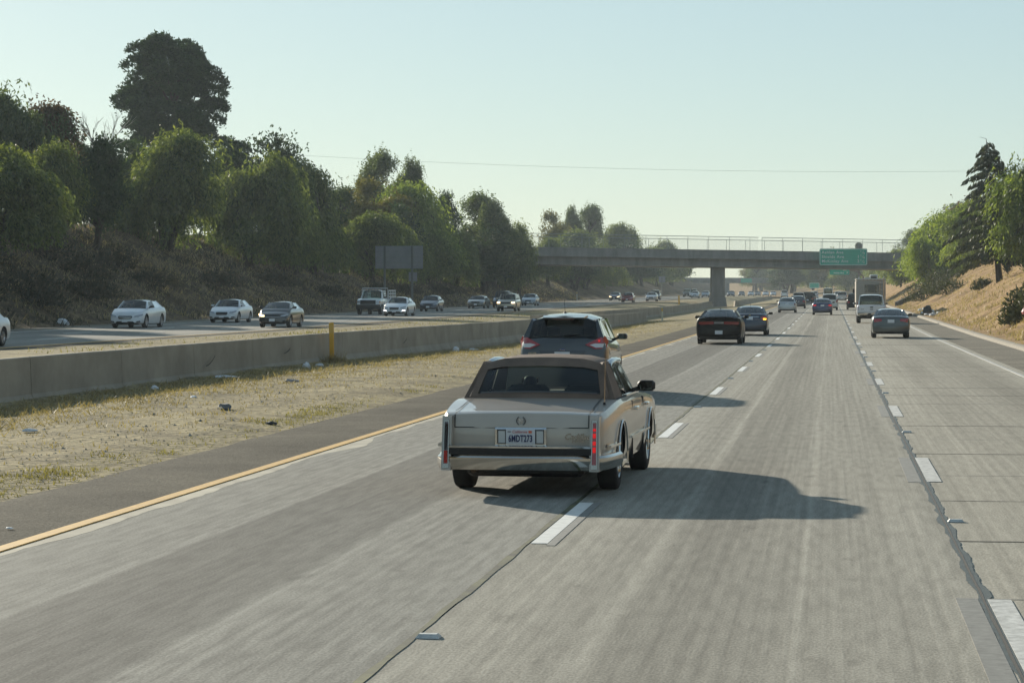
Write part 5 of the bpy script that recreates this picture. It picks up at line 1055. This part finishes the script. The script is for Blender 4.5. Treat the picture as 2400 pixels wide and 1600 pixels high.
for i in range(22):
    x = random.uniform(-34, 12); y = random.uniform(800, 1000); h = random.uniform(9, 15)
    if x < -16: y = random.uniform(985, 1090)
    rt = T('leafy_tree', 'hazy '+('grey-green', 'bright green', 'dark', 'yellowing')[i % 4]+' tree in the wooded rise at the end of the freeway', ('euc', 'pepper', 'dark', 'yellow')[i % 4], 0, y, h, random.uniform(4.5, 6.5), 'hazy trees at the end of the freeway', i % 2)
    rt.location = (x, y, zr(y)+(1.5 if x < -10 else pl(y, [(745, 0), (880, 3.6), (1080, 6.5)])))
# bare dead tree
def bare(x, y, h):
    rt = empty('dead_tree', (x, y, bankL(x, y)+zr(y)-.1)); tag(rt, 'leafless dead tree with pale thin branches on the left crest', 'tree'); b = MB(); g = random.Random(5)
    def grow(p, d, l, r, n):
        q = p+d*l; m = p+d*l*.5+Vector((g.uniform(-.05, .05), g.uniform(-.05, .05), 0))*l; b.tube([p, m, q], [r, r*.8, r*.55], 5, caps=False)
        if n == 0: return
        for k in range(3 if n > 2 else 2):
            dd = (d+Vector((g.uniform(-.75, .75), g.uniform(-.75, .75), g.uniform(-.05, .45)))).normalized(); grow(p+d*l*g.uniform(.6, 1.), dd, l*g.uniform(.55, .8), max(r*.60, .013), n-1)
    grow(Vector((0, 0, -.3)), Vector((.03, 0, 1)), h*.38, .18, 5); b.build('trunk', M('dead_wood', (.36, .33, .29), .9), rt)
bare(-58.5, 187, 11.6)
# cedars
def cedar(label, x, y, h, r, lean, seed, z=None):
    g = random.Random(seed); rt = empty('cedar_tree', (x, y, (bankR(x, y)+zr(y)-.15))); tag(rt, label, 'tree', GR); tb = MB(); Vs = []; Fs = []; off = 0
    ax = lambda t: Vector((lean*t, 0, h*t-.2))
    tb.tube([ax(t) for t in (0, .15, .35, .6, .85, 1.0)]+[Vector((lean-.5, 0, h*.995))], [.30, .24, .19, .12, .05, .025, .012], 7)
    nb = 64
    for i in range(nb):
        t = .16+.82*i/nb; a = i*2.4+g.uniform(-.4, .4); ln = r*(1-t)**.75*g.uniform(.75, 1.15)+.35; p0 = ax(t); d = Vector((math.cos(a), math.sin(a), 0)); pts = []
        for s in np.linspace(0, 1, 6): pts.append(p0+d*ln*s+Vector((0, 0, ln*(.22*s-.45*s*s))))
        tb.tube(pts, [.05*(1-t)+.018]+[(.035*(1-t)+.014)*(1-s*.8) for s in np.linspace(.2, 1, 5)], 4, caps=False)
        n = int(60*ln+16); s = rng.uniform(.12, 1.02, n); P = np.array([[pl(q, [(k/5, pts[k][c]) for k in range(6)]) for c in range(3)] for q in s]); side = np.array([-d.y, d.x, 0])
        P = P+side*rng.normal(0, .16*ln**.5, (n, 1))*(1-s[:, None]*.5)+np.array([0, 0, -1.])*rng.uniform(.0, .32, (n, 1)); dd = unit(np.array([0, 0, -.75])+np.array(d)*.6+side*rng.normal(0, .5, (n, 1))+rng.normal(0, .25, (n, 3)))
        V, F = cards(P, dd, rng.uniform(.28, .62, n), rng.uniform(.07, .15, n)); Vs.append(V); Fs.append(F+off); off += len(V)
    tb.build('trunk', BARK, rt); link('crown', npmesh('crown', np.concatenate(Vs), np.concatenate(Fs)), rt, [LF['cedar']])
cedar('dark cedar with tiered drooping branches and a leaning trunk on the right bank', 13.2, 194, 11.6, 4.6, -1.1, 3)
cedar('second cedar reaching in from the right picture edge above the pepper tree', 17.4, 186, 11.4, 4.0, .2, 8)
# palm far behind the overpass
pm_ = empty('palm_tree', (8.6, 760, 7.2)); tag(pm_, 'far fan palm with a round head showing above the overpass', 'tree'); MB().tube([(0, 0, 0), (.2, 0, 6), (.1, 0, 9.2)], [.3, .3, .3], 7).build('trunk', BARK, pm_)
N = 420; u = sphere(N); u[:, 2] = u[:, 2]*.8+.1; V, F = cards(u*np.array([.8, .8, .9])+np.array([0, 0, 9.4]), unit(u+rng.normal(0, .3, (N, 3))), 1.1, .3); link('crown', npmesh('crown', V, F), pm_, [LF['dark']])
# shrubs
def shrub(label, x, y, r, h, N=1700, kind='shrub', group='shrubs on the banks', zo=0.):
    bx = bankL(x, y) if x < -20 else bankR(x, y); rt = empty('shrub', (x, y, bx+zr(y)-.1+zo)); tag(rt, label, 'shrub', group)
    u = sphere(N); u[:, 2] = np.abs(u[:, 2]); L = rng.uniform(.6, 1.05, (N, 1)); ph = np.sin(np.arctan2(u[:, 1], u[:, 0])*3)[:, None]*.14+1; c = u*L*ph*np.array([r, r, h]); V, F = cards(c, unit(u*.6+np.array([0, 0, .4])+rng.normal(0, .5, (N, 3))), rng.uniform(.16, .36, N), rng.uniform(.06, .12, N))
    link('foliage', npmesh('foliage', V, F), rt, [LF[kind]]); b = MB()
    for k in range(6): a = k*1.05; b.tube([(0, 0, -.1), (.4*r*math.cos(a), .4*r*math.sin(a), .45*h), (.75*r*math.cos(a), .75*r*math.sin(a), .8*h)], [.05, .03, .012], 4, caps=False)
    b.build('stem', BARK, rt)
shrub('rounded dark green shrub on the right bank by the red litter', 9.6, 122, 1.25, 1.7, 2600, zo=-.3)
shrub('dark green shrub filling the right picture edge above the kerb', 10.6, 119, 1.5, 1.9, 2600)
shrub('grey dry shrub below the bright pepper tree on the right', 9.9, 262, 2.2, 2.0)
shrub('grey shrub further up the right bank behind the dry one', 11.8, 272, 2.4, 2.2)
shrub('long low shrub under the pepper tree across from the cedar', 11.4, 240, 2.6, 1.5)
shrub('small leafy shrub at the cedar foot', 12.6, 205, 1.0, .9, 900)
for i, (x, y, r, h) in enumerate([(-47, 128, 2.2, 1.6), (-49.5, 133, 2.6, 2.0), (-48, 140, 2.4, 1.5), (-47.2, 150, 2.0, 1.3), (-50, 158, 2.2, 1.7), (-48.6, 170, 2.2, 1.4), (-47.5, 226, 1.8, 1.1), (-47, 250, 1.8, 1.1), (-53, 160, 2.4, 1.8), (-52, 172, 2.2, 1.6), (-46.5, 138, 1.8, 1.), (-51.5, 141, 2.2, 1.7), (-49, 190, 2.2, 1.3), (-48.5, 208, 2.4, 1.4), (-47.5, 268, 2., 1.2), (-47, 290, 2.2, 1.2)]):
    shrub('dark scrubby shrub in the shade of the left bank', x, y, r, h, 1300, 'brush', 'dark shrubs on the left bank')
# grass: stuff
def blades(n, fx, fy, fz, h0, h1, w, name, label, mat, clump=.25, flop=.38):
    m = max(1, n//14); cx, cy = fx(m), fy(m); k = rng.integers(0, m, n); x = cx[k]+rng.normal(0, clump, n); y = cy[k]+rng.normal(0, clump*1.3, n); z = np.array([fz(a, b) for a, b in zip(x, y)])-.02
    ht = rng.uniform(h0, h1, n)*rng.uniform(.5, 1.3, m)[k]; a = rng.uniform(0, 2*math.pi, n); d = np.stack([np.cos(a)*w, np.sin(a)*w, np.zeros(n)], 1); lean = rng.normal(0, flop, (n, 2))*ht[:, None]
    P = np.stack([x, y, z], 1); V = np.stack([P-d, P+d, P+np.stack([lean[:, 0], lean[:, 1], ht], 1)], 1).reshape(-1, 3)
    o = link(name, npmesh(name, V, np.arange(3*n).reshape(n, 3)), None, [LF[mat]]); tag(o, label, 'grass', kind='stuff'); return o
U = lambda a, b: (lambda n: rng.uniform(a, b, n))
blades(70000, lambda n: -15.1+np.abs(rng.normal(0, 1.3, n)), lambda n: 24+170*rng.random(n)**1.6, lambda x, y: medn(x, y), .03, .13, .013, 'dry_grass', 'dry straw grass along the foot of the median barrier', 'straw', .2, .9)
blades(9000, lambda n: rng.uniform(-13, -9.2, n), lambda n: 22+140*rng.random(n)**1.5, lambda x, y: medn(x, y), .02, .08, .014, 'dry_grass', 'short sparse straw scattered over the median dirt', 'straw', .5)
blades(5000, lambda n: -8.95+rng.normal(0, .16, n), lambda n: np.where(rng.random(n) < .5, rng.normal(26, 2.2, n), np.where(rng.random(n) < .6, rng.normal(41, 3, n), rng.uniform(20, 90, n))), lambda x, y: max(medn(x, y), -.03), .02, .07, .014, 'weeds', 'low yellow-green weeds along the shoulder edge', 'weed', .14)
blades(420, lambda n: -15.0+rng.normal(0, .12, n), lambda n: 72.0+rng.normal(0, .3, n), lambda x, y: medn(x, y), .15, .42, .012, 'dry_grass', 'tall tuft of dry grass around the yellow post', 'straw', .12)
blades(34000, lambda n: rng.uniform(-62, -43.8, n), lambda n: 105+330*rng.random(n)**1.3, lambda x, y: bankL(x, y)+zr(y), .10, .42, .035, 'dry_grass', 'dry golden grass covering the left bank', 'straw', .6, .7)
blades(30000, lambda n: rng.uniform(-60, -43.6, n), lambda n: 105+330*rng.random(n)**1.3, lambda x, y: bankL(x, y)+zr(y), .12, .5, .045, 'dead_brush', 'dark dead brush on the left bank', 'brush', .7, .6)
blades(26000, lambda n: 7.9+14*rng.random(n)**1.4, lambda n: 80+330*rng.random(n)**1.6, lambda x, y: bankR(x, y)+zr(y), .06, .32, .03, 'dry_grass', 'short dry grass covering the right bank', 'straw', .35)
blades(1800, lambda n: rng.uniform(-26.5, -23, n), lambda n: 70+160*rng.random(n), lambda x, y: medz(x, y)+zr(y), .04, .14, .03, 'dry_grass', 'yellow grass patches behind the median barrier', 'weed', .5)

n = 9000; x = rng.uniform(-14.6, -8.7, n); y = 20+120*rng.random(n)**1.7; s = rng.uniform(.006, .020, n)*(1+1.5*(rng.random(n) < .03)); z = np.array([medn(a, b_) for a, b_ in zip(x, y)])
base = np.array([(1, 0, 0), (-.5, .87, 0), (-.5, -.87, 0), (0, 0, .8)]); V = (base[None]*s[:, None, None]*rng.uniform(.6, 1.3, (n, 4, 3))+np.stack([x, y, z], 1)[:, None]).reshape(-1, 3)
F = (np.array([(0, 1, 3), (1, 2, 3), (2, 0, 3)])[None]+4*np.arange(n)[:, None, None]).reshape(-1, 3)
tag(link('gravel', npmesh('gravel', V, F), None, [M('gravel_grey', (.27, .245, .20), .9, ns=3, na=.5)]), 'loose gravel scattered over the median dirt', 'gravel', kind='stuff')

# ---------------------------------------------------------------- litter
PAPER = M('litter_white', (.62, .63, .64), .7, ns=8, na=.12); BAGM = M('litter_black_bag', (.02, .02, .022), .4)
def crumple(name, label, loc, s, mat, seed, group='roadside litter'):
    bm = bmesh.new(); bmesh.ops.create_icosphere(bm, subdivisions=2, radius=1)
    for v in bm.verts:
        k = 1+.45*noise.noise(v.co*1.7+Vector((seed*3.1, 0, seed))); v.co = Vector((v.co.x*s[0]*k, v.co.y*s[1]*k, max(-.35*s[2], v.co.z*s[2]*k)))
    me = bpy.data.meshes.new(name); bm.to_mesh(me); bm.free(); o = link(name, me, None, [mat]); o.location = loc; o.rotation_euler = (0, 0, seed); return tag(o, label, 'litter', group, 'thing')
mz_ = lambda x, y: medn(x, y)
for i, (x, y, s, lab, m) in enumerate([(-14.6, 57.4, (.55, .16, .06), 'flat white sheet lying at the foot of the barrier', PAPER), (-14.4, 65.7, (.17, .15, .16), 'round white bag at the barrier foot left of the yellow post', PAPER), (-14.3, 67.0, (.16, .10, .08), 'small white scrap beside the round white bag', PAPER), (-12.4, 55, (.25, .12, .07), 'grey-and-white crushed packet on the dirt below the white sheet', M('litter_grey', (.28, .27, .29), .6, ns=6, na=.5)),
        (-10.7, 42, (.27, .17, .10), 'grey rock-like lump on the median dirt', M('litter_rock', (.14, .14, .135), .9, ns=5, na=.3)), (-8.9, 38, (.14, .09, .05), 'small black scrap at the shoulder edge', BAGM), (-11.9, 35, (.16, .10, .05), 'pale crushed cup in the dry grass', PAPER),
        (-14.3, 92, (.2, .16, .2), 'white crumpled bag by the barrier ahead of the dark grey SUV', PAPER), (-14.2, 96, (.3, .14, .07), 'flat pale scrap by the barrier ahead of the dark grey SUV', PAPER), (-14.4, 50.5, (.13, .1, .09), 'white paper ball near the barrier base', PAPER), (-12.6, 47, (.14, .08, .04), 'tiny white scrap on the straw', PAPER), (-7.3, 20.9, (.06, .03, .012), 'white sliver of litter on the dark shoulder', PAPER)]):
    s = tuple(.78*v for v in s); crumple('litter', lab, (x, y, (mz_(x, y) if x < -8.6 else 0)+s[2]*.4), s, m, i+1)
crumple('garbage_bag', 'black garbage bag slumped against the right kerb', (7.45, 190, zr(190)+.55), (.34, .3, .48), BAGM, 3, None)
crumple('litter', 'pinkish red bag of litter beside the right bank shrub', (9.55, 119.5, bankR(9.55, 119.5)+.35), (.38, .3, .36), M('litter_pink', (.42, .13, .13), .6, ns=7, na=.5), 9)
crumple('litter', 'white scrap at the foot of the shaded left bank', (-43.6, 134, .35), (.45, .3, .3), PAPER, 12)
for i in range(9):
    x = random.uniform(7.7, 8.6); y = random.uniform(178, 235); crumple('litter', 'pale scrap among the rubbish beyond the black bag', (x, y, bankR(x, y)+zr(y)+.08), (.25, .2, .16), PAPER, 20+i, 'rubbish on the right bank')

# ---------------------------------------------------------------- haze
hb = MB().box(-1450, 1450, -320, 2300, -3, 47).build('haze', []); hb['kind'] = 'stuff'; hb['label'] = 'thin pale valley haze filling the air'; hb['category'] = 'haze'
hm = bpy.data.materials.new('haze'); hm.use_nodes = True; hn = hm.node_tree.nodes; hn.clear()
pv = hn.new('ShaderNodeVolumePrincipled'); pv.inputs['Color'].default_value = (.82, .93, 1., 1); pv.inputs['Density'].default_value = .00017; pv.inputs['Anisotropy'].default_value = .1
ho = hn.new('ShaderNodeOutputMaterial'); hm.node_tree.links.new(pv.outputs[0], ho.inputs['Volume']); hb.data.materials.append(hm)
